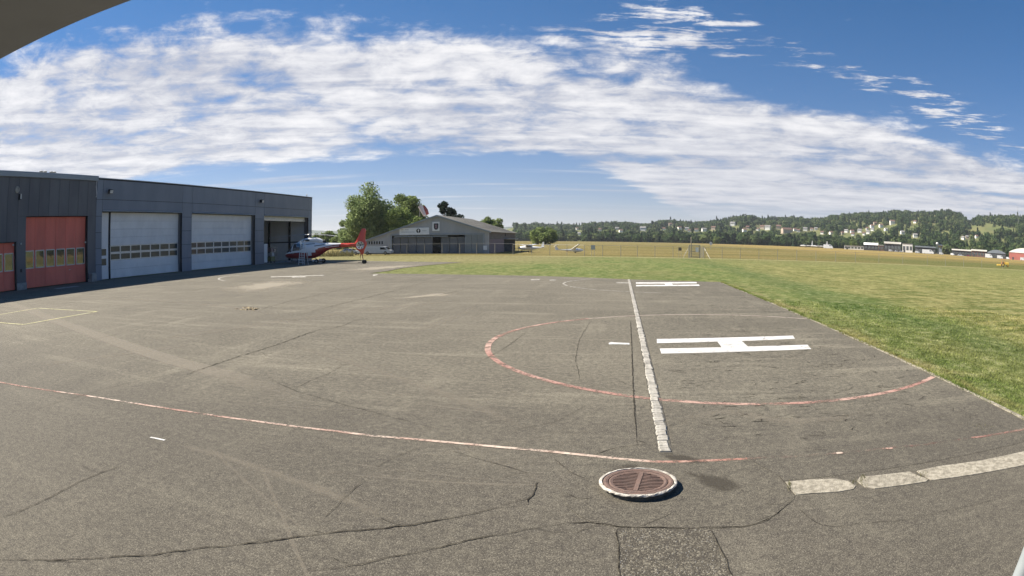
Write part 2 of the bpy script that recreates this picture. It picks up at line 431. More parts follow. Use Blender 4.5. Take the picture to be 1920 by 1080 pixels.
M['leaf_dark'] = leaf_mat('dark_conifer_leaf', (0.035, 0.055, 0.034), (0.025, 0.042, 0.028), (0.06, 0.08, 0.045))
M['leaf_olive'] = leaf_mat('dry_reed_leaf', (0.20, 0.17, 0.085), (0.12, 0.13, 0.05), (0.27, 0.22, 0.13))
M['eave'] = pm('eave_soffit', (0.33, 0.34, 0.37), (0.28, 0.29, 0.32), 1.5, 0.8, bump=0.2)
M['post'] = pm('pale_grey_post', (0.33, 0.36, 0.37), (0.28, 0.31, 0.32), 2.0, 0.5)
M['gravel'] = pm('crumbled_asphalt', (0.36, 0.29, 0.17), (0.18, 0.14, 0.09), 7.0, 1.0, bump=0.8, bscale=14)
M['straw'] = pm('dry_weed', (0.30, 0.27, 0.13), (0.2, 0.19, 0.08), 8.0, 0.9)


# ---------------------------------------------------------------- mesh helpers
class MB:
    def __init__(self):
        self.v, self.f, self.mi = [], [], []

    def add(self, vs, fs, mi=0):
        o = len(self.v)
        self.v.extend([tuple(p) for p in vs])
        for f in fs:
            self.f.append(tuple(i + o for i in f))
            self.mi.append(mi)
        return self

    def box(self, x0, x1, y0, y1, z0, z1, mi=0):
        x0, x1 = min(x0, x1), max(x0, x1)
        y0, y1 = min(y0, y1), max(y0, y1)
        vs = [(x0, y0, z0), (x1, y0, z0), (x1, y1, z0), (x0, y1, z0), (x0, y0, z1), (x1, y0, z1), (x1, y1, z1), (x0, y1, z1)]
        return self.add(vs, [(3, 2, 1, 0), (4, 5, 6, 7), (0, 1, 5, 4), (1, 2, 6, 5), (2, 3, 7, 6), (3, 0, 4, 7)], mi)

    def cham(self, x0, x1, y0, y1, z0, z1, b=0.02):
        """Box with its four upper edges chamfered."""
        vs = [(x0, y0, z0), (x1, y0, z0), (x1, y1, z0), (x0, y1, z0), (x0, y0, z1 - b), (x1, y0, z1 - b), (x1, y1, z1 - b), (x0, y1, z1 - b),
              (x0 + b, y0 + b, z1), (x1 - b, y0 + b, z1), (x1 - b, y1 - b, z1), (x0 + b, y1 - b, z1)]
        fs = [(3, 2, 1, 0), (0, 1, 5, 4), (1, 2, 6, 5), (2, 3, 7, 6), (3, 0, 4, 7), (4, 5, 9, 8), (5, 6, 10, 9), (6, 7, 11, 10), (7, 4, 8, 11), (8, 9, 10, 11)]
        return self.add(vs, fs)

    def poly(self, pts, mi=0):
        return self.add(pts, [tuple(range(len(pts)))], mi)

    def prism(self, pts, off, mi=0):
        """Polygon (3D points) swept along the vector off."""
        n = len(pts)
        off = Vector(off)
        vs = [Vector(p) for p in pts] + [Vector(p) + off for p in pts]
        fs = [tuple(range(n - 1, -1, -1)), tuple(range(n, 2 * n))] + [(i, (i + 1) % n, n + (i + 1) % n, n + i) for i in range(n)]
        return self.add(vs, fs, mi)

    def tube(self, pts, rad, n=8, cap=True, mi=0, squash=1.0):
        pts = [Vector(p) for p in pts]
        if not isinstance(rad, (list, tuple)):
            rad = [rad] * len(pts)
        vs, fs = [], []
        for i, p in enumerate(pts):
            d = (pts[min(i + 1, len(pts) - 1)] - pts[max(i - 1, 0)]).normalized()
            a = d.cross(Vector((0, 0, 1)))
            if a.length < 1e-3:
                a = d.cross(Vector((0, 1, 0)))
            a.normalize()
            b = a.cross(d).normalized()
            for k in range(n):
                t = 2 * math.pi * k / n
                vs.append(p + (a * math.cos(t) + b * math.sin(t) * squash) * rad[i])
        for i in range(len(pts) - 1):
            for k in range(n):
                fs.append((i * n + k, i * n + (k + 1) % n, (i + 1) * n + (k + 1) % n, (i + 1) * n + k))
        if cap:
            fs.append(tuple(range(n - 1, -1, -1)))
            fs.append(tuple((len(pts) - 1) * n + k for k in range(n)))
        return self.add(vs, fs, mi)

    def lathe(self, prof, c=(0, 0, 0), axis='z', n=32, mi=0, close=False):
        """Profile [(r, h)] turned about an axis through c."""
        vs, fs = [], []
        for r, h in prof:
            for k in range(n):
                t = 2 * math.pi * k / n
                a, b = r * math.cos(t), r * math.sin(t)
                p = {'z': (a, b, h), 'y': (a, h, b), 'x': (h, a, b)}[axis]
                vs.append((p[0] + c[0], p[1] + c[1], p[2] + c[2]))
        m = len(prof)
        for i in range(m - 1 + (1 if close else 0)):
            j = (i + 1) % m
            for k in range(n):
                fs.append((i * n + k, i * n + (k + 1) % n, j * n + (k + 1) % n, j * n + k))
        if not close:
            if prof[0][0] > 1e-4:
                fs.append(tuple(range(n - 1, -1, -1)))
            if prof[-1][0] > 1e-4:
                fs.append(tuple((m - 1) * n + k for k in range(n)))
        return self.add(vs, fs, mi)

    def build(self, name, mat, parent=None, space='world', smooth=False, fix=True):
        me = bpy.data.meshes.new(name)
        vs = self.v
        if space == 'world' and parent is not None:
            inv = world_of(parent).inverted()
            vs = [tuple(inv @ Vector(p)) for p in vs]
        me.from_pydata([tuple(map(float, p)) for p in vs], [], self.f)
        mats = mat if isinstance(mat, (list, tuple)) else [mat]
        for x in mats:
            me.materials.append(M[x] if isinstance(x, str) else x)
        if len(mats) > 1:
            me.polygons.foreach_set('material_index', self.mi)
        if fix:
            b = bmesh.new()
            b.from_mesh(me)
            bmesh.ops.recalc_face_normals(b, faces=b.faces)
            b.to_mesh(me)
            b.free()
        if smooth:
            me.polygons.foreach_set('use_smooth', [True] * len(me.polygons))
            try:
                me.set_sharp_from_angle(angle=R(40))
            except Exception:
                pass
        me.update()
        o = bpy.data.objects.new(name, me)
        COL.objects.link(o)
        if parent is not None:
            o.parent = parent
        return o


def world_of(o):
    m = o.matrix_basis.copy()
    while o.parent is not None:
        o = o.parent
        m = o.matrix_basis @ m
    return m


def tag(o, label=None, cat=None, group=None, kind=None):
    for k, v in (('label', label), ('category', cat), ('group', group), ('kind', kind)):
        if v:
            o[k] = v
    return o


def thing(name, label, cat, loc=(0, 0, 0), rz=0.0, group=None, kind=None):
    o = bpy.data.objects.new(name, None)
    o.empty_display_size = 0.3
    COL.objects.link(o)
    o.location = loc
    o.rotation_euler = (0, 0, rz)
    return tag(o, label, cat, group, kind)


def kids(o):
    return [c for c in bpy.data.objects if c.parent == o]


def copy_tree(o, parent=None, tree=None):
    if tree is None:
        tree = {}
        for c in bpy.data.objects:
            if c.parent is not None:
                tree.setdefault(c.parent.name, []).append(c)
    c = o.copy()
    COL.objects.link(c)
    c.parent = parent
    for ch in tree.get(o.name, []):
        copy_tree(ch, c, tree)
    return c


def sheet(name, pts, z, mat, kind=None, parent=None, label=None, cat=None):
    mb = MB()
    mb.poly([(p[0], p[1], z) for p in pts])
    o = mb.build(name, mat, parent, fix=False)
    if o.data.polygons and o.data.polygons[0].normal.z < 0:
        o.data.flip_normals()
    return tag(o, label, cat, kind=kind)


def smooth_line(pts, step=0.25):
    """Catmull-Rom through 2D points, resampled."""
    P = [Vector((p[0], p[1])) for p in pts]
    if len(P) < 3:
        n = max(2, int((P[-1] - P[0]).length / step))
        return [P[0].lerp(P[-1], i / n) for i in range(n + 1)]
    out = []
    for i in range(len(P) - 1):
        a, b, c, d = P[max(i - 1, 0)], P[i], P[i + 1], P[min(i + 2, len(P) - 1)]
        n = max(2, int((c - b).length / step))
        for k in range(n):
            t = k / n
            out.append(0.5 * ((2 * b) + (c - a) * t + (2 * a - 5 * b + 4 * c - d) * t * t + (3 * b - a - 3 * c + d) * t ** 3))
    out.append(P[-1])
    return out


def ribbon(mb, pts, width, z, jag=0.0, wobble=0.0, taper=False, rnd=random):
    """Flat strip along 2D points; jag varies its width, wobble its path."""
    L = len(pts)
    vs, fs = [], []
    for i, p in enumerate(pts):
        d = (pts[min(i + 1, L - 1)] - pts[max(i - 1, 0)])
        d = d.normalized() if d.length else Vector((1, 0))
        nrm = Vector((-d.y, d.x))
        w = (width(i / (L - 1)) if callable(width) else width) * 0.5
        if taper:
            w *= min(1.0, 6.0 * min(i, L - 1 - i) / L + 0.05)
        p = p + nrm * rnd.uniform(-wobble, wobble)
        a, b = w * (1 + rnd.uniform(-jag, jag)), w * (1 + rnd.uniform(-jag, jag))
        q, r = p + nrm * a, p - nrm * b
        vs += [(q.x, q.y, z), (r.x, r.y, z)]
    for i in range(L - 1):
        fs.append((2 * i, 2 * i + 1, 2 * i + 3, 2 * i + 2))
    mb.add(vs, fs)


def blob(name, pts, z, mat, parent=None, rings=5):
    """Flat irregular patch with a per-vertex 'edge' value: 1 in the middle, 0 at the rim."""
    pts = [Vector((p[0], p[1])) for p in pts]
    c = sum(pts, Vector((0, 0))) / len(pts)
    ring = smooth_line(pts + [pts[0]], 0.15 * max((p - c).length for p in pts))[:-1]
    n = len(ring)
    vs, fs, ed = [(c.x, c.y, z)], [], [1.0]
    for k in range(1, rings + 1):
        t = k / rings
        for p in ring:
            q = c.lerp(p, t)
            vs.append((q.x, q.y, z))
            ed.append(1.0 - t)
    for i in range(n):
        fs.append((0, 1 + i, 1 + (i + 1) % n))
        for k in range(rings - 1):
            a, b = 1 + k * n, 1 + (k + 1) * n
            fs.append((a + i, b + i, b + (i + 1) % n, a + (i + 1) % n))
    mb = MB()
    mb.add(vs, fs)
    o = mb.build(name, mat, parent, fix=False)
    at = o.data.attributes.new('edge', 'FLOAT', 'POINT')
    at.data.foreach_set('value', ed)
    return o

# ---------------------------------------------------------------- ground, apron, markings
def lawn_colour(t, co):
    """Mown lawn near the pad, dry strip along the fence, hay fields beyond."""
    x, y, _ = t.xyz(co)
    fine = t.noise(co, 9.0, 4.0, 0.7)
    mid = t.noise(t.map(co, scale=(1.0, 0.35, 1)), 0.55, 6.0, 0.65, 0.4)
    big = t.noise(t.map(co, scale=(1.0, 0.6, 1)), 0.08, 5.0, 0.6)
    swath = t.noise(t.map(co, scale=(0.22, 1.5, 1), rot=(0, 0, R(9))), 0.8, 5.0, 0.6, 0.4)
    green = t.mix(t.sm(mid, 0.35, 0.68), (0.13, 0.185, 0.048), (0.25, 0.275, 0.095))
    green = t.mix(t.m('MULTIPLY', t.sm(big, 0.40, 0.66), 0.6), green, (0.25, 0.24, 0.095))
    dry = t.mix(t.sm(t.m('ADD', t.m('MULTIPLY', swath, 0.6), t.m('MULTIPLY', mid, 0.4)), 0.40, 0.60), (0.15, 0.17, 0.046), (0.40, 0.355, 0.145))
    xs = t.m('ADD', x, t.m('MULTIPLY', t.m('SUBTRACT', t.noise(co, 0.18, 3.0), 0.5), 5.0))
    right = t.sm(xs, 14.0, 18.5)
    right = t.m('MULTIPLY', right, t.sm(y, 100.0, 70.0, 0.55, 1.0))
    lawn = t.mix(t.m('MULTIPLY', right, 0.85), green, dry)
    bandx = t.m('ABSOLUTE', t.m('SUBTRACT', xs, 13.3))
    lawn = t.mix(t.m('MULTIPLY', t.sm(bandx, 2.4, 0.4), 0.45), lawn, (0.085, 0.14, 0.042))
    kerb = t.m('MULTIPLY', t.sm(x, 10.4, 8.6), t.m('MULTIPLY', t.sm(y, 50.0, 46.0), t.sm(mid, 0.42, 0.62)))
    lawn = t.mix(t.m('MULTIPLY', kerb, 0.8), lawn, (0.30, 0.26, 0.12))
    # drier towards the old hangar and the fence
    yn = t.m('ADD', y, t.m('MULTIPLY', t.m('SUBTRACT', mid, 0.5), 30.0))
    left = t.m('MULTIPLY', t.sm(x, 0.0, -16.0), t.sm(yn, 70.0, 92.0))
    lawn = t.mix(t.m('MULTIPLY', left, 0.8), lawn, (0.34, 0.285, 0.14))
    lawn = t.mix(t.m('MULTIPLY', t.sm(yn, 84.0, 110.0), 0.35), lawn, (0.22, 0.205, 0.08))
    strip = t.sm(t.m('ABSOLUTE', t.m('SUBTRACT', y, 112.4)), 1.6, 0.7)
    lawn = t.mix(t.m('MULTIPLY', strip, t.sm(x, -20.0, -12.0)), lawn, (0.52, 0.45, 0.25))
    # hay fields of the airfield
    lon = t.noise(t.map(co, scale=(0.006, 0.05, 1), rot=(0, 0, R(-4))), 1.0, 6.0, 0.62, 0.3)
    lon2 = t.noise(t.map(co, scale=(0.02, 0.22, 1), rot=(0, 0, R(-4)), loc=(5, 2, 0)), 1.0, 5.0, 0.65, 0.3)
    fld = t.mix(t.sm(lon, 0.38, 0.62), (0.19, 0.15, 0.046), (0.31, 0.235, 0.085))
    fld = t.mix(t.m('MULTIPLY', t.sm(lon2, 0.5, 0.7), 0.55), fld, (0.46, 0.37, 0.17))
    fld = t.mix(t.m('MULTIPLY', t.sm(t.noise(t.map(co, scale=(0.01, 0.03, 1), loc=(9, 4, 0)), 1.0, 5.0, 0.6), 0.5, 0.66), 0.7), fld, (0.15, 0.14, 0.038))
    grn = t.m('MULTIPLY', t.sm(x, 35.0, 80.0), t.sm(yn, 215.0, 150.0))
    fld = t.mix(t.m('MULTIPLY', grn, 0.75), fld, (0.13, 0.15, 0.04))
    gold = t.m('MULTIPLY', t.sm(yn, 210.0, 260.0), t.sm(x, 60.0, 130.0))
    fld = t.mix(t.m('MULTIPLY', gold, 0.6), fld, (0.46, 0.32, 0.105))
    col = t.mix(t.sm(y, 112.5, 115.0), lawn, fld)
    clump = t.noise(t.map(co, scale=(0.8, 0.6, 1)), 2.0, 10.0, 0.84, 0.3)
    col = t.mix(t.lin(fine, 0.34, 0.68, 0.75, 0.0), col, t.mix(0.72, col, (0.02, 0.026, 0.006)))
    col = t.mix(t.m('MULTIPLY', t.sm(clump, 0.50, 0.40), 0.8), col, t.mix(0.65, col, (0.02, 0.03, 0.006)))
    return t.mix(t.m('MULTIPLY', t.sm(clump, 0.51, 0.61), 0.6), col, t.mix(0.7, col, (0.42, 0.40, 0.22)))


m_, t_ = new_mat('meadow_ground')
co_ = t_.n('ShaderNodeTexCoord').outputs['Object']
b_ = t_.n('ShaderNodeBump', {'Strength': 1.0, 'Distance': 0.12, 'Height': t_.noise(co_, 6.0, 8.0, 0.75)})
finish(t_, t_.n('ShaderNodeBsdfPrincipled', {'Base Color': lawn_colour(t_, co_), 'Roughness': 1.0, 'Specular IOR Level': 0.1, 'Normal': b_.outputs[0]}).outputs[0])
M['meadow'] = m_
m_, t_ = new_mat('grass_blade')
co_ = t_.n('ShaderNodeTexCoord').outputs['Object']
x_, y_, z_ = t_.xyz(co_)
gc_ = t_.mix(1.0, lawn_colour(t_, co_), (1.7, 1.7, 1.6), 'MULTIPLY')
d_ = t_.n('ShaderNodeBsdfDiffuse', {'Color': gc_})
r_ = t_.n('ShaderNodeBsdfTranslucent', {'Color': gc_})
mx_ = t_.n('ShaderNodeMixShader', {0: 0.5})
t_.t.links.new(d_.outputs[0], mx_.inputs[1])
t_.t.links.new(r_.outputs[0], mx_.inputs[2])
finish(t_, mx_.outputs[0])
M['grass'] = m_

S = 9000
g_ = sheet('ground', [(-S, -S), (S, -S), (S, S), (-S, S)], -0.03, 'meadow', 'structure', label='wide flat meadow of mown lawn and dry hay fields', cat='ground')

WX_LIM = -48.0
KA, KB = PG(1918.5, 787.5), PG(1400, 549.5)
kslope = (KB[0] - KA[0]) / (KB[1] - KA[1])


def kerb_x(y):
    return KA[0] + (y - KA[1]) * kslope


apron = sheet('apron', [(kerb_x(-8), -8), (kerb_x(46.9), 46.9), (1.1, 48.6), (-3.1, 50.7), (-6.7, 51.8), (-11.2, 52.4), (-16.1, 53.1), (-21.9, 53.8),
                        (-21.6, 58), (-22.2, 64), (-21.5, 72), (-19.6, 80.6), (-22.5, 81.9), (-28.2, 83.0), (-34, 85.5), (-40.2, 88), (-48.6, 95.5), (-48.6, -8)],
              0.0, 'apron', 'structure', label='worn grey asphalt apron in front of the hangars', cat='apron')
CA, CB = PG(1243.8, 833), PG(1179.2, 524.7)
cslope = (CB[0] - CA[0]) / (CB[1] - CA[1])


def cob_x(y):
    return CA[0] + (y - CA[1]) * cslope


pad = sheet('helipad', [(cob_x(7.25) + 0.16, 7.25), (kerb_x(7.25), 7.25), (kerb_x(46.8), 46.8), (cob_x(48.4) + 0.16, 48.4)], 0.004, 'pad', 'structure',
            label='darker asphalt strip of landing pads between cobble line and kerb', cat='helipad')

# kerb along the lawn: one concrete edging stone after the other
kerb = thing('kerb', 'thin pale concrete kerb between the landing pads and the lawn', 'kerb', (kerb_x(0), 0, 0), kind='structure')
y = 3.0
i = 0
while y < 46.6:
    L = 1.0 + random.uniform(-0.03, 0.03)
    xa, xb = kerb_x(y), kerb_x(y + L)
    e = random.uniform(-0.008, 0.012)
    h = random.uniform(0.012, 0.03)
    mb = MB()
    w = 0.10
    vs = [(xa + e, y, -0.1), (xa + w + e, y, -0.1), (xb + w + e, y + L - 0.02, -0.1), (xb + e, y + L - 0.02, -0.1)]
    mb.prism(vs, (0, 0, 0.1 + h))
    mb.build('kerb_stone', 'concrete', kerb)
    y += L
    i += 1

# cobble row
cob = thing('cobble_strip', 'long row of pale granite cobbles set across the asphalt', 'cobble strip', (cob_x(8.7), 8.7, 0), kind='structure')
mb = MB()
ribbon(mb, [Vector((cob_x(v), v)) for v in np.linspace(8.55, 48.5, 40)], 0.225, 0.008)
mb.build('joint_bed', 'joint_and_skirt', cob, fix=False)
variants = []
for k in range(6):
    mb = MB()
    a, b = 0.088 + random.uniform(-0.006, 0.006), 0.128 + random.uniform(-0.012, 0.008)
    z1 = 0.03
    top_ = [(-a * 0.82, -b * 0.86), (a * 0.8, -b * 0.88), (a * 0.84, b * 0.84), (-a * 0.8, b * 0.88)]
    rim = [(-a, -b), (0, -b * 1.03), (a, -b), (a * 1.04, 0), (a, b), (0, b * 1.03), (-a, b), (-a * 1.04, 0)]
    rim = [(p + random.uniform(-.008, .008), q + random.uniform(-.008, .008)) for p, q in rim]
    vs = [(p, q, -0.05) for p, q in rim] + [(p, q, 0.016) for p, q in rim] + [(p * 0.8 + random.uniform(-.004, .004), q * 0.84, z1 + random.uniform(-.004, .004)) for p, q in rim]
    fs = [(j, (j + 1) % 8, 8 + (j + 1) % 8, 8 + j) for j in range(8)] + [(8 + j, 8 + (j + 1) % 8, 16 + (j + 1) % 8, 16 + j) for j in range(8)] + [tuple(range(16, 24))]
    mb.add(vs, fs)
    o = mb.build('cobble', 'cobble', None)
    variants.append(o.data)
    bpy.data.objects.remove(o)
y = 8.72
while y < 48.4:
    o = bpy.data.objects.new('cobble', random.choice(variants))
    COL.objects.link(o)
    o.parent = cob
    o.location = (cob_x(y) + random.uniform(-.012, .012) - cob_x(8.7), y - 8.7, random.uniform(-0.008, 0.006))
    o.rotation_euler = (random.uniform(-.03, .03), random.uniform(-.03, .03), random.uniform(-.06, .06) + random.choice((0, math.pi)))
    o.scale = (random.uniform(.93, 1.06), random.uniform(.94, 1.02), 1)
    y += 0.272

# painted markings
def px_line(name, pts, width, mat, z, label, parent=None, jag=0.05, step=0.2):
    mb = MB()
    ribbon(mb, smooth_line([PG(*p)[:2] for p in pts], step), width, z, jag)
    return tag(mb.build(name, mat, parent, fix=False), None if parent else label, None if parent else 'marking', kind=None if parent else 'structure')


front = [(-60, 706), (0, 717), (47, 725.5), (89, 732), (139, 739), (190, 746.5), (258, 757.5), (335, 769.6), (415, 781.5), (504, 793.5), (552, 800), (633, 809.5), (692, 817), (781, 824.5),
         (896, 835), (1018, 846), (1107, 855), (1196, 864), (1245, 866.5), (1307, 865), (1401, 860.5)]
px_line('red_boundary_line', front, 0.085, 'redline', 0.0075, 'worn red and white line curving across the foreground apron')
px_line('faded_boundary_line', [(1401, 860.5), (1500, 856), (1575, 850), (1665, 841), (1760, 831), (1840, 819), (1930, 803)], 0.075, 'redfaint', 0.0115,
        'almost vanished red line near the concrete slabs')
px_line('faded_boundary_line', [(1822, 822), (1850, 818), (1880, 813), (1930, 804)], 0.085, 'rededge', 0.0118, 'faded red line meeting the kerb at the picture edge')
for k, (a, b, lb) in enumerate((((1568, 851), (1580, 850), 'lone pinkish speck of the lost red line, left one of two'), ((1655, 842.5), (1674, 841.5), 'lone pinkish speck of the lost red line, right one of two'))):
    px_line('faded_boundary_line', [a, ((a[0] + b[0]) / 2, a[1] - 0.6), b], 0.07, 'redline', 0.0118, lb)
CC, CR = Vector((3.71, 18.49)), 7.31


def arc(c, r, a0, a1, n=160):
    return [Vector((c.x + r * math.cos(R(a0 + (a1 - a0) * k / n)), c.y + r * math.sin(R(a0 + (a1 - a0) * k / n)))) for k in range(n + 1)]


# angles measured from +X; the ring is cut off where it meets the kerb
ring_ = [p for p in arc(CC, CR, 130, 345, 260) if p.x < kerb_x(p.y) - 0.02]
mb = MB()
ribbon(mb, ring_, 0.165, 0.0085, 0.06)
tag(mb.build('pad_ring', 'redring', fix=False), 'red ring painted round the large white H', 'marking', kind='structure')
ring_ = [p for p in arc(CC, CR, 20, 130, 160) if p.x < kerb_x(p.y) - 0.02]
mb = MB()
ribbon(mb, ring_, 0.10, 0.0085, 0.06)
tag(mb.build('pad_ring', 'pinkring', fix=False), 'faded pale far side of the ring beyond the large H', 'marking', kind='structure')

HP = [(1231.4, 636.1), (1486.7, 629.7), (1490.5, 635.6), (1390.7, 639.8), (1402, 650.2), (1513.8, 646.8), (1521, 654.9), (1240, 663.5), (1237, 654.1), (1353, 651.6), (1345, 641.2), (1231.8, 643.8)]
sheet('pad_letter', [PG(*p) for p in HP], 0.0095, 'white', 'structure', label='large white letter H on the near landing pad', cat='marking')
H2 = [(1192.3, 529.6), (1305.6, 529.0), (1307, 531.4), (1259, 531.9), (1262, 534.3), (1310.5, 533.6), (1312, 536.2), (1192.6, 537.0), (1192.5, 534.5), (1248, 534.3), (1246, 532.1), (1192.4, 532.1)]
sheet('pad_letter', [PG(*p) for p in H2], 0.0095, 'white', 'structure', label='smaller looking white H on the far landing pad', cat='marking')
c2 = Vector(PG(1252, 533.3)[:2])
ring_ = [p for p in arc(c2, 7.2, 140, 262, 120) if p.x < kerb_x(p.y) and p.y < 48.5]
mb = MB()
ribbon(mb, ring_, 0.13, 0.0085, 0.1)
tag(mb.build('pad_ring', 'whiteworn', fix=False), 'pale worn ring beside the far landing pad', 'marking', kind='structure')
sheet('stroke_mark', [PG(*p) for p in [(1141, 643.5), (1146, 641.6), (1152, 642.3), (1180, 643.6), (1180.5, 646.4), (1150, 645.8), (1142, 646.2)]], 0.0075, 'white', 'structure',
      label='short white stroke painted beside the cobble row', cat='marking')
for k, (pts, lb) in enumerate((([(995, 524), (1012, 523.2), (1012, 525), (996, 525.6)], 'tiny white dash on the apron before the far lawn'),
                               ([(1030, 524.6), (1042, 524.2), (1042, 526), (1031, 526)], 'second tiny white dash on the apron before the far lawn'),
                               ([(1155, 529.2), (1178, 530), (1178, 531.6), (1156, 530.8)], 'tiny white dash touching the far end of the cobble row'),
                               ([(700, 514.5), (709, 513.6), (706, 517), (699, 517.4)], 'small white tick at the tip of the lawn'))):
    sheet('stroke_mark', [PG(*p) for p in pts], 0.0075, 'whiteworn', 'structure', label=lb, cat='marking')
mb = MB()
mb.poly([PG(*p, 0.0075) for p in [(507, 518.2), (555, 517.0), (606, 515.5), (609, 516.7), (572, 518.0), (574, 519.8), (548, 520.6), (546, 518.9), (509, 519.9)]])
tag(mb.build('pad_letter', 'whiteworn', fix=False), 'flattened white pad letter near the helicopter', 'marking', kind='structure')
px_line('pad_ring', [(450, 516.6), (429, 518), (413, 521), (411, 524), (422, 527)], 0.22, 'whiteworn', 0.0075, 'small white arc painted near the middle white door')
mbY = MB()
for a, b in (((0, 590), (71, 577.8)), ((71, 577.8), (182, 584.3)), ((182, 584.3), (44.4, 608.6)), ((44.4, 608.6), (-60, 600)), ((-60, 600), (0, 590))):
    ribbon(mbY, smooth_line([PG(*a)[:2], PG(*b)[:2]], 0.3), 0.16, 0.0075, 0.08)
tag(mbY.build('parking_box_marking', 'yellow', fix=False), 'worn yellow parking box painted before the red doors', 'marking', kind='structure')
px_line('stroke_mark', [(282, 820.5), (295, 823), (309, 826)], 0.055, 'white', 0.0075, 'short white scrape alone on the near apron')

# repairs, stains and dust: flat sheets a few millimetres above the asphalt, as real patches are
M['pale'] = stain_mat('pale_dust', (0.37, 0.325, 0.25), 0.8, 0.8)
M['pale2'] = stain_mat('trench_fill', (0.32, 0.28, 0.22), 0.5, 2.2, thr=0.24)
M['pale3'] = stain_mat('faint_track', (0.30, 0.262, 0.205), 0.34, 2.5, thr=0.26)
M['damp'] = stain_mat('damp_stain', (0.07, 0.06, 0.045), 0.8, 5.0, thr=0.42)
M['dark'] = stain_mat('tar_stain', (0.055, 0.051, 0.046), 0.7, 1.6)
tr = [(-40, 548), (30, 572.6), (83, 593), (166, 623), (243, 649.6), (296, 667), (341, 680.7), (415, 700), (503, 729), (600, 762), (700, 792), (800, 815), (900, 834)]
C = smooth_line([PG(*p)[:2] for p in tr], 0.5)
vs, fs, ed = [], [], []
for k, p in enumerate(C):
    d = (C[min(k + 1, len(C) - 1)] - C[max(k - 1, 0)]).normalized()
    nn = Vector((-d.y, d.x))
    w = 0.40
    fade = 1.0 if k < len(C) * 0.80 else max(0.0, 1 - (k / len(C) - 0.80) / 0.2)
    for q, e in ((-w - 0.05, 0.0), (-w + 0.06, 0.8), (0, 0.9), (w - 0.06, 0.8), (w + 0.05, 0.0)):
        r = p + nn * q
        vs.append((r.x, r.y, 0.0035))
        ed.append(e * fade - (1 - fade) * 0.3)
for k in range(len(C) - 1):
    for j in range(4):
        fs.append((k * 5 + j, k * 5 + j + 1, k * 5 + j + 6, k * 5 + j + 5))
mb = MB()
mb.add(vs, fs)
o = mb.build('trench_repair', 'pale2', apron, fix=False)
o.data.attributes.new('edge', 'FLOAT', 'POINT').data.foreach_set('value', ed)
blob('dust_patch', [PG(*p) for p in [(678, 563), (740, 557), (800, 549), (860, 545), (898, 547), (880, 554), (800, 559), (720, 565)]], 0.0032, 'pale', apron)
blob('dust_patch', [PG(*p) for p in [(560, 512), (660, 500), (760, 494), (850, 491.5), (800, 500), (700, 510), (640, 516)]], 0.0032, 'pale', apron)
blob('dust_patch', [PG(*p) for p in [(340, 545), (520, 520), (640, 522), (560, 540), (420, 560)]], 0.0034, 'pale', apron)
for trail, w in (([(300, 824), (350, 838), (420, 856), (510, 886), (600, 918), (700, 958), (780, 990)], 0.16), ([(520, 640), (620, 668), (740, 706), (860, 748), (980, 800), (1080, 836)], 0.22),
                 ([(180, 655), (330, 632), (520, 604), (700, 580), (900, 560)], 0.5), ([(40, 690), (200, 668), (400, 640)], 0.35), ([(690, 640), (780, 620), (860, 592), (900, 570)], 0.3),
                 ([(1240, 800), (1350, 772), (1500, 790), (1650, 770)], 0.25), ([(100, 556), (260, 562), (420, 574), (560, 600)], 0.4)):
    C = smooth_line([PG(*p)[:2] for p in trail], 0.4)
    vs, fs, ed = [], [], []
    for k, p in enumerate(C):
        d = (C[min(k + 1, len(C) - 1)] - C[max(k - 1, 0)]).normalized()
        nn = Vector((-d.y, d.x))
        f_ = min(1.0, 5 * min(k, len(C) - 1 - k) / len(C))
        for q, e in ((-w, 0.0), (-w * 0.5, 0.5), (0, 0.72), (w * 0.5, 0.5), (w, 0.0)):
            r = p + nn * q
            vs.append((r.x, r.y, 0.0028 if trail[0][0] < 1200 else 0.0066))
            ed.append(e * f_ - 0.1)
    for k in range(len(C) - 1):
        for j in range(4):
            fs.append((k * 5 + j, k * 5 + j + 1, k * 5 + j + 6, k * 5 + j + 5))
    o = MB().add(vs, fs).build('dust_trail', 'pale3', apron if trail[0][0] < 1200 else pad, fix=False)
    o.data.attributes.new('edge', 'FLOAT', 'POINT').data.foreach_set('value', ed)
rs_ = random.Random(21)
mb, ed = MB(), []
for k in range(110):
    y0 = math.exp(rs_.uniform(math.log(6.5), math.log(46)))
    x0 = rs_.uniform(-0.75, 0.12) * y0 - 1.0
    if x0 < WX_LIM + 12:
        continue
    ang = rs_.choice((rs_.gauss(R(4), R(9)), rs_.gauss(R(-38), R(8)), rs_.gauss(R(28), R(7)), rs_.gauss(R(4), R(9))))
    L = rs_.uniform(1.5, 7.0) * (0.5 + y0 / 30)
    n0 = len(mb.v)
    bend = rs_.gauss(0, 0.04)
    pts = [Vector((x0 + L * t * math.cos(ang + bend * t), y0 + L * t * math.sin(ang + bend * t))) for t in np.linspace(0, 1, 12)]
    if any(p.x > 0.3 or p.y > 50 or p.x < WX_LIM + 1 for p in pts):
        continue
    ribbon(mb, pts, rs_.uniform(0.02, 0.07), 0.0021, 0.5, 0.0, True, rs_)
    e_ = rs_.uniform(0.25, 0.7)
    ed += [e_] * (len(mb.v) - n0)
o = mb.build('scratches', 'pale3', apron, fix=False)
o.data.attributes.new('edge', 'FLOAT', 'POINT').data.foreach_set('value', ed)
tag(o, kind='stuff')
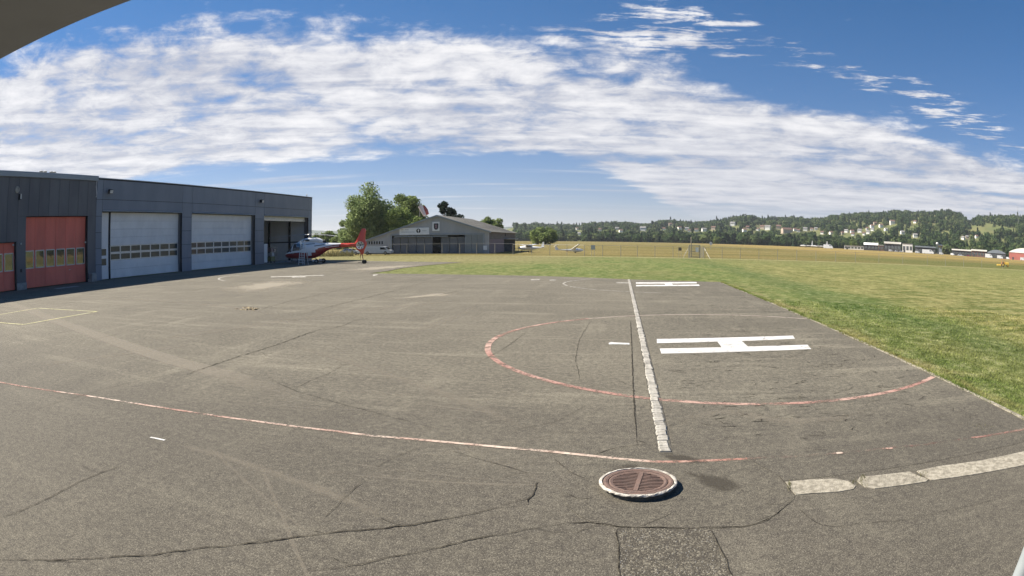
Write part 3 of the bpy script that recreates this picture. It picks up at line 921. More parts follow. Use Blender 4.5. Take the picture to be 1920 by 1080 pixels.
# the round repair about the drain, with the damp hollow beside it
DC = PG(1196, 914)
patch_px = [(1194, 836), (1230, 832.5), (1300, 835), (1370, 848), (1404, 861), (1440, 882), (1466, 901), (1490, 930), (1475, 948), (1445, 970), (1400, 986), (1330, 991), (1240, 990), (1160, 988), (1112, 980), (1070, 955), (1055, 925),
            (1060, 895), (1090, 866), (1130, 847)]
patch = sheet('drain_patch', smooth_line([PG(*p)[:2] for p in patch_px] + [PG(*patch_px[0])[:2]], 0.1)[:-1], 0.0052, 'patch', 'structure', label='rounded asphalt repair around the rusty drain', cat='repair patch')
blob('damp_stain', [PG(*p) for p in [(1240, 872), (1300, 880), (1360, 885), (1410, 902), (1425, 925), (1385, 938), (1330, 930), (1285, 900)]], 0.0072, 'damp', patch)
blob('damp_stain', [PG(*p) for p in [(1120, 870), (1190, 862), (1225, 880), (1260, 905), (1200, 892), (1130, 896)]], 0.0068, 'damp', patch)
blob('damp_stain', [PG(*p) for p in [(1205, 845), (1290, 850), (1370, 872), (1310, 874), (1235, 862)]], 0.0068, 'damp', patch)
cp = sheet('coarse_patch', [PG(*p) for p in [(1157, 989), (1330, 991), (1345, 1025), (1362, 1060), (1385, 1105), (1160, 1105)]], 0.0042, 'coarse', 'structure', label='coarse gravelly asphalt patch at the lower edge below the drain', cat='repair patch')
# loose chippings on the coarse patch
mb = MB()
for k in range(420):
    u_, v_ = random.random(), random.random()
    p = PG(1162 + (175 + 45 * v_) * u_, 993 + 108 * v_)
    r = random.uniform(0.004, 0.011)
    vs = [(p[0] + r * math.cos(a), p[1] + r * math.sin(a) * 0.8, 0.004) for a in (0.3, 1.7, 2.9, 4.4, 5.5)] + [(p[0], p[1], 0.004 + r * 0.9)]
    mb.add(vs, [(j, (j + 1) % 5, 5) for j in range(5)])
tag(mb.build('chippings', 'cobble', cp, fix=False), kind='stuff')

# cracks
rc = random.Random(3)
cracks = [
    ([(-20, 1048), (60, 1049), (120, 1049), (200, 1045), (300, 1038), (400, 1027), (500, 1015), (620, 1000), (740, 988), (830, 975), (900, 959), (990, 944)], 0.022),
    ([(990, 944), (997, 928), (1009, 904)], 0.022),
    ([(1004, 891), (960, 878), (915, 866), (845, 846)], 0.011),
    ([(520, 1080), (640, 1062), (760, 1041), (890, 1012), (980, 996), (1040, 985), (1100, 980), (1160, 988), (1250, 990), (1340, 991), (1400, 986), (1445, 970), (1475, 947), (1490, 930)], 0.016),
    ([(-10, 976), (40, 958), (87, 937), (146, 906), (204, 882), (250, 868)], 0.014),
    ([(600, 977), (630, 951), (648, 932), (667, 914), (689, 899)], 0.009),
    ([(1182, 600), (1184, 640), (1186, 700), (1189, 760), (1192, 800), (1194, 836)], 0.03),
    ([(1215, 833), (1194, 836), (1150, 843), (1110, 854)], 0.018),
    ([(500, 706), (548, 731), (600, 746), (641, 758.5), (690, 770), (722, 779), (781, 794), (830, 808)], 0.013),
    ([(548, 731), (580, 716), (615, 701), (648, 683)], 0.013),
    ([(340, 707), (419, 678), (494, 655), (534, 641), (581, 624), (619, 613)], 0.03),
    ([(600, 621), (640, 612), (650, 608), (664, 602), (690, 597)], 0.022),
    ([(484, 582), (540, 566), (594, 553.5), (656, 540), (720, 528)], 0.04),
    ([(560, 592), (619, 575), (681, 560), (744, 544), (812, 525), (840, 517)], 0.035),
    ([(760, 565), (830, 552), (880, 541), (960, 528), (1010, 521)], 0.028),
    ([(1040, 860), (1065, 884), (1090, 895), (1116, 903)], 0.012),
    ([(1404, 861), (1434, 879), (1466, 900), (1490, 930)], 0.010),
    ([(1470, 930), (1540, 984), (1620, 981), (1700, 975), (1790, 955), (1900, 930)], 0.008),
    ([(160, 640), (240, 622), (330, 600), (420, 583)], 0.02),
    ([(60, 770), (160, 740), (230, 722), (330, 700)], 0.012),
    ([(1060, 925), (1085, 936), (1112, 934)], 0.010),
    ([(1100, 760), (1040, 790), (960, 808)], 0.009),
    ([(880, 690), (950, 650), (990, 620)], 0.012),
    ([(1090, 720), (1080, 670), (1090, 630), (1110, 600)], 0.012),
    ([(700, 880), (760, 850), (800, 836)], 0.007),
    ([(1157, 989), (1158, 1030), (1160, 1100)], 0.016),
    ([(1330, 991), (1346, 1025), (1363, 1060), (1385, 1105)], 0.012),
]
for k in range(34):      # short broken hairline cracks on the old pad surface
    a = (rc.uniform(1215, 1640), rc.uniform(560, 860))
    if a[1] - 540 < (a[0] - 1400) * 0.47:
        continue
    b = (a[0] + rc.uniform(20, 60), a[1] + rc.uniform(-6, 8))
    cracks.append(([a, ((a[0] + b[0]) / 2, (a[1] + b[1]) / 2 + rc.uniform(-5, 5)), b], rc.uniform(0.006, 0.013)))
for pts, w in list(cracks[:13]):
    for a, b in zip(pts, pts[1:]):
        if rc.random() < 0.5:
            f_ = rc.random()
            p = (a[0] + (b[0] - a[0]) * f_, a[1] + (b[1] - a[1]) * f_)
            L_ = rc.uniform(15, 60) * (p[1] - 440) / 450
            q = (p[0] + L_ * rc.choice((-1, 1)), p[1] + L_ * rc.uniform(-0.5, 0.5))
            cracks.append(([p, ((p[0] + q[0]) / 2 + rc.uniform(-6, 6), (p[1] + q[1]) / 2 + rc.uniform(-4, 4)), q], w * 0.45))
for pts, w in cracks:
    mb = MB()
    line = smooth_line([PG(*p)[:2] for p in pts], 0.09)
    # a jagged random walk round the drawn path
    off = 0.0
    for q in range(1, len(line) - 1):
        off = off * 0.55 + rc.gauss(0, 0.0015 if pts[0] == (1182, 600) else 0.35 * w + 0.004)
        d = (line[q + 1] - line[q - 1])
        if d.length:
            d.normalize()
            line[q] = line[q] + Vector((-d.y, d.x)) * off
    ribbon(mb, line, w * 0.75, 0.0115 if pts[0][0] > 1190 else 0.0095, 0.85, 0.0, True, rc)
    mb.build('crack', 'crack', pad if pts[0][0] > 1200 and pts[0][1] < 870 else apron, fix=False)
mb = MB()
for k in range(520):     # short dark flaws all over the old pad surface
    y0 = math.exp(rc.uniform(math.log(9.0), math.log(46.0)))
    x0 = rc.uniform(cob_x(y0) + 0.4, kerb_x(y0) - 0.5)
    L = rc.uniform(0.08, 0.5) * (0.6 + y0 / 40)
    ang = rc.gauss(R(6), R(28))
    pts = []
    o_ = 0.0
    for t in np.linspace(0, 1, 7):
        o_ += rc.gauss(0, 0.02)
        pts.append(Vector((x0 + L * t * math.cos(ang) - o_ * math.sin(ang), y0 + L * t * math.sin(ang) + o_ * math.cos(ang))))
    ribbon(mb, pts, rc.uniform(0.008, 0.022) * (0.6 + y0 / 30), 0.0125, 0.7, 0.0, True, rc)
tag(mb.build('hairline_cracks', 'crack', pad, fix=False), kind='stuff')
# crumbled hole near the parked helicopter
hole = thing('crumbled_patch', 'small patch of crumbled yellowish asphalt on the open apron', 'rubble', PG(468, 580), kind='structure')
for k in range(46):
    p = PG(random.gauss(468, 8), random.gauss(579.5, 1.6))
    r = random.uniform(0.05, 0.16)
    mb = MB()
    ang = sorted(random.uniform(0, 6.28) for _ in range(6))
    base = [(p[0] + r * math.cos(a), p[1] + r * math.sin(a), 0.0) for a in ang]
    mb.add(base + [(p[0] + random.uniform(-.3, .3) * r, p[1], r * random.uniform(0.25, 0.5))], [(j, (j + 1) % 6, 6) for j in range(6)])
    mb.build('chunk', 'gravel', hole, fix=False)

# concrete slabs at the edge of the pad
slabs = thing('slab_edging', 'row of weathered pale concrete slabs laid flush beside the pad', 'concrete slabs', PG(1480, 915), kind='structure')
for pts in ([(1473, 904.5), (1520, 900), (1565, 898.5), (1590, 903), (1604, 912), (1600, 918), (1570, 923), (1520, 926), (1492, 929), (1480, 915)],
            [(1612, 895), (1660, 890.5), (1705, 885), (1722, 893), (1741, 900), (1736, 904), (1690, 911), (1640, 917), (1622, 914), (1607, 903)],
            [(1719, 884), (1760, 875), (1840, 864), (1920, 847), (2000, 832), (2000, 860), (1920, 873), (1840, 888), (1760, 900), (1746, 901), (1728, 891)]):
    P2 = [PG(*p) for p in pts]
    mb = MB()
    mb.prism([(p[0], p[1], -0.05) for p in P2], (0, 0, 0.06))
    mb.build('slab', 'concrete', slabs)
mb = MB()
for k in range(170):     # dry weeds in the slab joints
    c0 = random.choice(((1607, 906, 8), (1728, 892, 5), (1840, 800, 12), (1480, 912, 2), (1616, 899, 5)))
    p = PG(random.gauss(c0[0], c0[2]), random.gauss(c0[1], 4))
    a, h = random.uniform(0, 6.28), random.uniform(0.02, 0.06)
    q = (p[0] + math.cos(a) * 0.03, p[1] + math.sin(a) * 0.03)
    mb.add([(p[0] - .004, p[1], 0.01), (p[0] + .004, p[1], 0.01), (q[0], q[1], 0.01 + h)], [(0, 1, 2)])
tag(mb.build('weeds', 'straw', None, fix=False), 'dry straw coloured weeds sprouting between the concrete slabs', 'weeds', kind='stuff')

# storm drain: raised mortar collar, cast frame, slotted grate
drain = thing('storm_drain', 'round rusty slotted drain cover in a raised white collar', 'drain cover', (DC[0], DC[1], 0))
RO = 0.485
mb = MB()
prof, n = [(RO - 0.028, 0.062), (RO + 0.004, 0.070), (RO + 0.006, 0.086), (RO - 0.004, 0.094), (RO - 0.030, 0.096), (RO - 0.036, 0.06)], 72
vs, fs = [], []
for r, h in prof:
    for k in range(n):
        t = 2 * math.pi * k / n
        rr = r + (random.uniform(-0.007, 0.005) if r > RO - 0.01 else 0)
        vs.append((rr * math.cos(t), rr * math.sin(t), h + (random.uniform(-.006, .004) if h > 0.04 else 0)))
for i in range(len(prof) - 1):
    for k in range(n):
        fs.append((i * n + k, i * n + (k + 1) % n, (i + 1) * n + (k + 1) % n, (i + 1) * n + k))
mb.add(vs, fs)
mb.build('collar', 'limewash', drain, 'local')
MB().lathe([(RO - 0.022, 0.0), (RO - 0.030, 0.066), (RO - 0.05, 0.066)], n=72).build('shaded_skirt', 'joint_and_skirt', drain, 'local')  # shade under the collar lip is put into the skirt's dark colour
mb = MB()
mb.lathe([(RO - 0.046, 0.0), (RO - 0.046, 0.09), (RO - 0.075, 0.095), (RO - 0.105, 0.088), (RO - 0.11, 0.0)], n=72)
mb.build('frame', 'rust', drain, 'local')
mb = MB()
mb.lathe([(RO - 0.116, 0.0), (RO - 0.116, 0.086), (RO - 0.135, 0.092), (RO - 0.165, 0.084), (RO - 0.17, 0.0)], n=72)
g = mb.build('grate_rim', 'rust', drain, 'local')
mb = MB()
mb.lathe([(0.0, 0.012), (RO - 0.112, 0.012)], n=48)
mb.build('shaft', 'pit_shade', drain, 'local')  # flat near-black disc stands in for the shade inside the shaft
RI = RO - 0.165
th = R(81.5)
ca, sa = math.cos(th), math.sin(th)


def rot(x, y):
    return (x * ca - y * sa, x * sa + y * ca)


mb = MB()
mb.prism([(*rot(x, y), 0.02) for x, y in ((-RI, -0.028), (RI, -0.028), (RI, 0.028), (-RI, 0.028))], (0, 0, 0.068))
mb.build('centre_bar', 'rust', drain, 'local')
for side in (-1, 1):
    for k in range(-6, 7):
        x = k * 0.05
        half = math.sqrt(max(RI * RI - x * x, 0)) + 0.004
        if half < 0.05:
            continue
        mb = MB()
        bend = 0.02 * side
        seg = [(x, side * 0.026), (x + bend * 0.6, side * (0.026 + half) * 0.5), (x, side * half)]
        for (xa, ya), (xb, yb) in zip(seg, seg[1:]):
            mb.prism([(*rot(p, q), 0.02) for p, q in ((xa - .011, ya), (xa + .011, ya), (xb + .011, yb), (xb - .011, yb))], (0, 0, 0.062))
        mb.build('bar', 'rust', drain, 'local')

# lawn grass: blades thin out with distance, where the ground texture takes over
NB = 60000
d = np.exp(RNG.uniform(np.log(9.0), np.log(34.0), NB))
az_ = RNG.uniform(R(-14), R(47), NB)
gx, gy = d * np.sin(az_), d * np.cos(az_)
kx = KA[0] + (gy - KA[1]) * kslope + 0.09
ok = ((gx > kx) & (gy < 46.8)) | ((gy > 46.9) & (gx > 1.0) & (gy > 48.8)) | ((gy > 52.6) & (gx <= 1.0)) | ((gy >= 46.9) & (gx > kx))
gx, gy, d = gx[ok], gy[ok], d[ok]
ey = RNG.uniform(4, 46.6, 9000)
ekx = KA[0] + (ey - KA[1]) * kslope + 0.02 + np.abs(RNG.normal(0, 0.12, 9000))
gx, gy = np.concatenate([gx, ekx]), np.concatenate([gy, ey])
d = np.hypot(gx, gy)
n = len(gx)
hgt = RNG.uniform(0.015, 0.05, n) * np.where(np.arange(n) >= n - 9000, 1.9, 1.0) * (1 + 0.5 * (np.sin(gx * 1.3) * np.sin(gy * 0.9) > 0.4))
wid = 0.006 + 0.0008 * d
ang = RNG.uniform(0, 2 * np.pi, n)
lean = RNG.uniform(0.6, 1.8, n) * hgt
la = RNG.uniform(0, 2 * np.pi, n)
V = np.empty((n, 3, 3))
V[:, 0] = np.c_[gx - np.cos(ang) * wid, gy - np.sin(ang) * wid, np.full(n, -0.03)]
V[:, 1] = np.c_[gx + np.cos(ang) * wid, gy + np.sin(ang) * wid, np.full(n, -0.03)]
V[:, 2] = np.c_[gx + np.cos(la) * lean, gy + np.sin(la) * lean, hgt - 0.02]


def tri_mesh(name, V, mat, quads=False, attr=None):
    """Fast mesh of loose triangles or quads from an (n, 3|4, 3) array."""
    k = V.shape[1]
    n = V.shape[0]
    me = bpy.data.meshes.new(name)
    me.vertices.add(n * k)
    me.vertices.foreach_set('co', V.reshape(-1).astype(np.float32))
    me.loops.add(n * k)
    me.loops.foreach_set('vertex_index', np.arange(n * k, dtype=np.int32))
    me.polygons.add(n)
    me.polygons.foreach_set('loop_start', np.arange(0, n * k, k, dtype=np.int32))
    me.polygons.foreach_set('loop_total', np.full(n, k, dtype=np.int32))
    me.materials.append(M[mat] if isinstance(mat, str) else mat)
    if attr is not None:
        a = me.attributes.new('tint', 'FLOAT', 'POINT')
        a.data.foreach_set('value', np.repeat(attr, k).astype(np.float32))
    me.update()
    me.validate()
    o = bpy.data.objects.new(name, me)
    COL.objects.link(o)
    return o


tag(tri_mesh('grass', V, 'grass'), 'short mown grass blades of the lawn beside the pads', 'grass', kind='stuff')

# ---------------------------------------------------------------- the hangar row (front plane X = WX, seen from the apron side)
WX = -48.5
DEEP = 24.0


def wall_pieces(mb, y0, y1, z1, holes, x0, x1):
    """Front wall slab between y0 and y1 with rectangular door holes that start at the ground."""
    y = y0
    for a, b, zt in sorted(holes):
        if a > y:
            mb.box(x0, x1, y, a, 0, z1)
        mb.box(x0, x1, a, b, zt, z1)
        y = b
    if y < y1:
        mb.box(x0, x1, y, y1, 0, z1)


def panel(parent, name, mat, y0, y1, z0, z1, x=WX, t=0.03, gap=0.018):
    mb = MB()
    a, b, c, d = y0 + gap, y1 - gap, z0 + gap, z1 - gap
    if b - a < 0.05 or d - c < 0.05:
        return None
    e = 0.012
    vs = [(x - t, a, c), (x - t, b, c), (x - t, b, d), (x - t, a, d), (x - e, a, c), (x - e, b, c), (x - e, b, d), (x - e, a, d),
          (x, a + e, c + e), (x, b - e, c + e), (x, b - e, d - e), (x, a + e, d - e)]
    fs = [(0, 1, 5, 4), (1, 2, 6, 5), (2, 3, 7, 6), (3, 0, 4, 7), (4, 5, 9, 8), (5, 6, 10, 9), (6, 7, 11, 10), (7, 4, 8, 11), (8, 9, 10, 11)]
    mb.add(vs, fs)
    return mb.build(name, mat, parent)


# ---- workshop with the red folding doors
ws = thing('workshop_building', 'dark clad workshop with two red folding doors and zinc roof edge', 'building', (WX, 25, 0))
WH = [(19.6, 28.85, 4.25), (30.25, 39.65, 6.47)]
mb = MB()
wall_pieces(mb, 8.0, 40.95, 10.0, WH, WX - 0.30, WX - 0.031)
mb.box(WX - DEEP, WX - 0.30, 8.0, 8.3, 0, 10.0)
mb.box(WX - DEEP, WX - 0.30, 40.65, 40.95, 0, 10.0)
mb.box(WX - DEEP, WX - DEEP + 0.3, 8.3, 40.65, 0, 10.0)
mb.build('wall', 'shadow_gap', ws)
mb = MB()
mb.box(WX - DEEP, WX - 0.1, 8.0, 40.95, 10.003, 10.2)
mb.build('roof', 'roofgrey', ws)
edges = [8.0 + 1.5 * k for k in range(22)] + [40.95]
for a, b in zip(edges, edges[1:]):
    cuts = [0.0]
    cover = [h for h in WH if h[0] < b and h[1] > a]
    if not cover:
        panel(ws, 'wall_panel', 'cladding_dark', a, b, 0.35, 10.0)
        continue
    h = cover[0]
    panel(ws, 'wall_panel', 'cladding_dark', a, b, h[2], 10.0)
    if a < h[0]:
        panel(ws, 'wall_panel', 'cladding_dark', a, h[0], 0.35, h[2] + 0.02, gap=0.012)
    if b > h[1]:
        panel(ws, 'wall_panel', 'cladding_dark', h[1], b, 0.35, h[2] + 0.02, gap=0.012)
mb = MB()
mb.prism([(WX - 0.1, 8, 9.98), (WX + 0.13, 8, 9.98), (WX + 0.16, 8, 10.02), (WX + 0.16, 8, 10.40), (WX + 0.12, 8, 10.46), (WX - 0.1, 8, 10.46)], (0, 33.0, 0))
e_ = mb.build('roof_edge', 'gutter', ws)
mb = MB()
mb.box(WX - 0.12, WX + 0.14, 8, 41.0, 10.462, 10.50)
mb.build('edge_cap', 'coping', ws)
for yy in (32.5, 33.1, 34.0, 34.5):
    mb = MB()
    mb.lathe([(0.16, 10.5), (0.16, 10.62), (0.24, 10.64), (0.24, 10.72), (0.05, 10.78), (0.0, 10.78)], (WX - 0.7, yy, 0), n=12)
    mb.build('roof_vent', 'galv', ws)
mb = MB()
mb.tube([(WX + 0.05, 40.8, 9.95), (WX + 0.06, 40.75, 9.4), (WX + 0.05, 40.9, 8.7), (WX + 0.05, 40.86, 8.35)], 0.035, 6)
mb.build('cable', 'signwhite', ws)
mb = MB()
mb.lathe([(0.30, 0.0), (0.30, 0.10), (0.20, 0.12), (0.18, 0.04), (0.0, 0.04)], (WX, 28.73, 8.85), 'x', 20)
mb.build('vent_ring', 'galv', ws)
mb = MB()
mb.box(WX, WX + 0.16, 29.0, 29.26, 7.95, 8.45)
mb.box(WX + 0.02, WX + 0.30, 29.10, 29.20, 8.05, 8.40)
mb.build('wall_lamp', 'black', ws)
mb = MB()
mb.box(WX + 0.303, WX + 0.34, 29.08, 29.22, 8.0, 8.45)
mb.build('lamp_glass', 'lampglass', ws)
for (yy, zz_) in ((28.55, 4.0), (29.5, 4.05), (39.45, 3.9)):
    mb = MB()
    mb.lathe([(0.09, 0), (0.09, 0.14), (0.05, 0.2), (0, 0.2)], (WX - (0.25 if yy in (28.55, 39.45) else 0), yy, zz_), 'x', 10)
    mb.build('signal_lamp', 'lampglass', ws)
mb = MB()
mb.box(WX, WX + 0.06, 29.4, 29.65, 1.55, 1.85)
mb.build('switch_box', 'black', ws)
mb = MB()
mb.cham(WX - 0.03, WX + 0.10, 28.86, 30.24, 0, 0.62, 0.03)
mb.build('plinth', 'concrete2', ws)
mb = MB()
mb.cham(WX - 0.03, WX + 0.10, 39.66, 40.9, 0, 0.30, 0.03)
mb.build('plinth', 'concrete2', ws)


def red_door(y0, y1, z1, nleaf, zw0, zw1, label):
    """Folding door of equal leaves, each with a framed window."""
    x = WX - 0.45
    # reveal of the opening
    mb = MB()
    mb.box(WX - 0.62, WX - 0.302, y0 - 0.2, y0 + 0.015, 0, z1)
    mb.box(WX - 0.62, WX - 0.302, y1 - 0.015, y1 + 0.2, 0, z1)
    mb.box(WX - 0.62, WX - 0.302, y0, y1, z1 - 0.02, z1 + 0.2)
    mb.build('door_reveal', 'black', ws)
    d = thing('folding_door', label, 'door')
    d.parent = ws
    for k in ('label', 'category'):
        if k in d:
            del d[k]
    d['label'] = label
    w = (y1 - y0) / nleaf
    for i in range(nleaf):
        a, b = y0 + i * w + 0.015, y0 + (i + 1) * w - 0.015
        mb = MB()
        fw = 0.10
        mb.box(x - 0.06, x, a, b, 0.06, zw0)
        mb.box(x - 0.06, x, a, b, zw1, z1 - 0.04)
        mb.box(x - 0.06, x - 0.002, a, a + fw, zw0, zw1)
        mb.box(x - 0.06, x - 0.002, b - fw, b, zw0, zw1)
        # three pressed grooves stand for the leaf's stiffening boards
        leaf = mb.build('door_leaf', 'reddoor', d, 'world')
        mb = MB()
        for q in ((a + fw, a + fw + 0.09, zw0, zw1), (b - fw - 0.09, b - fw, zw0, zw1), (a + fw + 0.09, b - fw - 0.09, zw0, zw0 + 0.09), (a + fw + 0.09, b - fw - 0.09, zw1 - 0.09, zw1)):
            mb.box(x - 0.045, x + 0.02, *q)
        mb.build('window_frame', 'doorframe', d, 'world')
        mb = MB()
        mb.box(x - 0.035, x - 0.02, a + fw + 0.05, b - fw - 0.05, zw0 + 0.05, zw1 - 0.05)
        mb.build('window_pane', 'pane', d, 'world')
    mb = MB()
    mb.tube([(x + 0.05, y0 + w * 4.3 if nleaf > 4 else y1 - 0.3, 1.35), (x + 0.05, y0 + w * 4.3 + 0.25 if nleaf > 4 else y1 - 0.1, 1.35)], 0.03, 6)
    mb.build('door_handle', 'doorframe', d, 'world')
    return d


red_door(30.25, 39.65, 6.47, 6, 1.78, 3.42, 'tall red folding door with six leaves')
red_door(19.6, 28.85, 4.25, 6, 1.72, 3.32, 'lower red folding door cut off by the picture edge')

# ---- large hangar with white sectional doors
hg = thing('hangar_building', 'long blue grey hangar with three tall white door bays', 'building', (WX, 67, 0))
HH = [(42.0, 57.0, 6.95), (59.1, 74.75, 6.95), (77.36, 91.9, 6.95)]
HY0, HY1, HZ = 40.96, 93.1, 10.2
mb = MB()
wall_pieces(mb, HY0, HY1, HZ, HH, WX - 0.30, WX - 0.031)
mb.box(WX - DEEP, WX - 0.30, HY0, HY0 + 0.3, 0, HZ)
mb.box(WX - DEEP, WX - 0.30, HY1 - 0.3, HY1, 0, HZ)
mb.box(WX - DEEP, WX - DEEP + 0.3, HY0 + 0.3, HY1 - 0.3, 0, HZ)
mb.build('wall', 'shadow_gap', hg)
mb = MB()
mb.box(WX - DEEP, WX - 0.05, HY0 + 0.02, HY1 - 0.01, HZ + 0.003, HZ + 0.1)
mb.build('roof', 'roofgrey', hg)
ROWS = [0.0, 1.6, 3.2, 4.82, 6.45, 8.15, 10.17]
for a, b in ((HY0, 42.0), (57.0, 59.1), (74.75, 77.36), (91.9, 93.07)):
    for c, d_ in zip(ROWS, ROWS[1:]):
        panel(hg, 'wall_panel', 'cladding', a, b, c, d_)
for a, b, zt in HH:
    panel(hg, 'wall_panel', 'cladding', a, b, 7.08, 8.15)
    panel(hg, 'wall_panel', 'cladding', a, b, 8.15, 10.17)
mb = MB()
mb.box(WX - 0.15, WX + 0.06, HY0 + 0.05, HY1 + 0.08, HZ + 0.102, HZ + 0.17)
mb.build('roof_coping', 'coping', hg)
mb = MB()
mb.box(WX - 0.02, WX + 0.04, HY0 + 0.06, HY1 + 0.02, HZ - 0.02, HZ + 0.10)
mb.build('coping_flashing', 'black', hg)
mb = MB()
mb.box(WX - 0.4, WX + 0.012, HY1 + 0.002, HY1 + 0.05, 0, HZ - 0.03)
mb.build('corner_trim', 'black', hg)
mb = MB()
mb.lathe([(0.07, HZ + 0.17), (0.07, HZ + 0.5), (0.12, HZ + 0.52), (0.0, HZ + 0.62)], (WX - 0.4, 91.9, 0), n=8)
mb.build('roof_vent', 'galv', hg)
for yy in (42.9, 75.95):
    mb = MB()
    mb.box(WX, WX + 0.25, yy - 0.06, yy + 0.06, 8.95, 9.1)
    mb.prism([(WX + 0.2, yy - 0.28, 8.75), (WX + 0.55, yy - 0.28, 8.72), (WX + 0.62, yy - 0.28, 9.1), (WX + 0.28, yy - 0.28, 9.2)], (0, 0.56, 0))
    f_ = mb.build('floodlight', 'black', hg)
    mb = MB()
    mb.prism([(WX + 0.563, yy - 0.24, 8.75), (WX + 0.58, yy - 0.24, 8.75), (WX + 0.64, yy - 0.24, 9.06), (WX + 0.62, yy - 0.24, 9.07)], (0, 0.48, 0))
    mb.build('floodlight_glass', 'lampglass', f_)
for a, b, zt in HH:
    mb = MB()
    mb.prism([(WX - 0.28, a + 0.01, zt - 0.02), (WX + 0.06, a + 0.01, zt - 0.02), (WX + 0.10, a + 0.01, zt + 0.04), (WX + 0.06, a + 0.01, zt + 0.12), (WX - 0.028, a + 0.01, zt + 0.12), (WX - 0.028, a + 0.01, zt + 0.005), (WX - 0.28, a + 0.01, zt + 0.005)], (0, b - a - 0.02, 0))
    mb.build('lintel_trim', 'gutter', hg)
    MB().box(WX - 0.80, WX - 0.302, a - 0.2, a + 0.012, 0, zt + 0.1).build('door_jamb', 'cladding_dark', hg)
    MB().box(WX - 0.80, WX - 0.302, b - 0.012, b + 0.2, 0, zt + 0.1).build('door_jamb', 'cladding_dark', hg)


def sectional_door(y0, y1, z1, ncol, label, wicket=None):
    x = WX - 0.66
    d = thing('sectional_door', label, None)
    d['label'] = label
    d.parent = hg
    zs = [0.04, 0.96, 1.88]
    for a, b in zip(zs, zs[1:]):
        panel(d, 'door_section', 'whitedoor', y0, y1, a, b, x, 0.06, 0.006)
    for r_ in range(2):
        a, b = 1.88 + r_ * 0.79, 2.67 + r_ * 0.79
        w = (y1 - y0) / ncol
        mb = MB()
        mb.box(x - 0.06, x, y0 + 0.006, y1 - 0.006, a + 0.006, a + 0.11)
        mb.box(x - 0.06, x, y0 + 0.006, y1 - 0.006, b - 0.11, b - 0.006)
        for i in range(ncol + 1):
            c = min(max(y0 + i * w, y0 + 0.09), y1 - 0.09)
            mb.box(x - 0.06, x - 0.003, c - 0.085, c + 0.085, a + 0.11, b - 0.11)
        mb.build('window_section', 'doorrail', d)
        for i in range(ncol):
            mb = MB()
            mb.box(x - 0.05, x - 0.035, y0 + i * w + 0.07, y0 + (i + 1) * w - 0.07, a + 0.1, b - 0.1)
            mb.build('window_pane', 'pane_green', d)
    zs = [3.46, 4.3, 5.15, 6.0, z1]
    for a, b in zip(zs, zs[1:]):
        panel(d, 'door_section', 'whitedoor', y0, y1, a, b, x, 0.06, 0.005)
    return d


sectional_door(43.95, 56.98, 6.9, 7, 'white sectional door next to the red door')
sectional_door(59.12, 74.73, 6.9, 8, 'white sectional door in the middle bay')
# wicket door beside the first sectional door
wk = thing('wicket_door', '', None)
wk.parent = hg
for a, b in ((0.04, 1.3), (3.3, 6.88)):
    panel(wk, 'door_section', 'whitedoor', 42.02, 43.65, a, b, WX - 0.60, 0.06, 0.006)
for a, b in ((1.3, 2.3), (2.3, 3.3)):
    mb = MB()
    for q in ((42.03, 42.35, a, b), (43.3, 43.64, a, b), (42.35, 43.3, a, a + 0.16), (42.35, 43.3, b - 0.16, b)):
        mb.box(WX - 0.66, WX - 0.60, *q)
    mb.build('window_frame', 'whitedoor', wk)
    mb = MB()
    mb.box(WX - 0.64, WX - 0.63, 42.3, 43.35, a + 0.1, b - 0.1)
    mb.build('window_pane', 'pane_green', wk)
mb = MB()
mb.box(WX - 0.9, WX - 0.55, 43.66, 43.94, 0, 6.9)
mb.build('door_post', 'shadow_gap', hg)
# third bay: door raised, interior visible
mb = MB()
mb.box(WX - 0.74, WX - 0.62, 77.4, 91.85, 6.28, 6.52)
mb.build('raised_door_edge', 'doorrail', hg)
mb = MB()
mb.box(WX - 0.80, WX - 0.70, 77.4, 91.85, 6.52, 6.94)
mb.build('raised_door_section', 'whitedoor', hg)
mb = MB()
mb.box(WX - 22.8, WX - 0.31, 76.6, 92.75, -0.02, 0.012)
mb.build('hall_floor', 'concrete2', hg)
mb = MB()
mb.box(WX - 22.9, WX - 22.7, 76.6, 92.75, 0.012, 8.4)
mb.box(WX - 22.7, WX - 0.32, 76.4, 76.6, 0.012, 8.4)
mb.box(WX - 22.7, WX - 0.31, 92.5, 92.75, 0.012, 8.4)
mb.build('hall_lining', 'interior', hg)
mb = MB()
mb.box(WX - 22.7, WX - 0.82, 76.6, 92.5, 8.0, 8.2)
mb.build('hall_ceiling', 'interior', hg)
for k in range(5):
    mb = MB()
    xx = WX - 4.0 - 4.3 * k
    mb.box(xx - 0.15, xx + 0.15, 92.2, 92.498, 0.013, 8.0)
    mb.build('hall_column', 'black', hg)
mb = MB()
mb.box(WX - 22.6, WX - 0.9, 92.42, 92.497, 2.9, 3.08)
mb.build('wall_rail', 'black', hg)
# floor plate and block outside the red door
tag(MB().cham(PG(72, 545)[0], PG(72, 545)[0] + 1.0, 31.6, 34.6, 0.002, 0.02, 0.005).build('door_mat', 'concrete2'), 'flat grey plate lying before the tall red door', 'floor plate')
tag(MB().cham(WX + 0.12, WX + 0.7, 39.75, 40.5, 0.001, 0.85, 0.06).build('concrete_block', 'concrete2'), 'low concrete block standing beside the tall red door', 'concrete block')
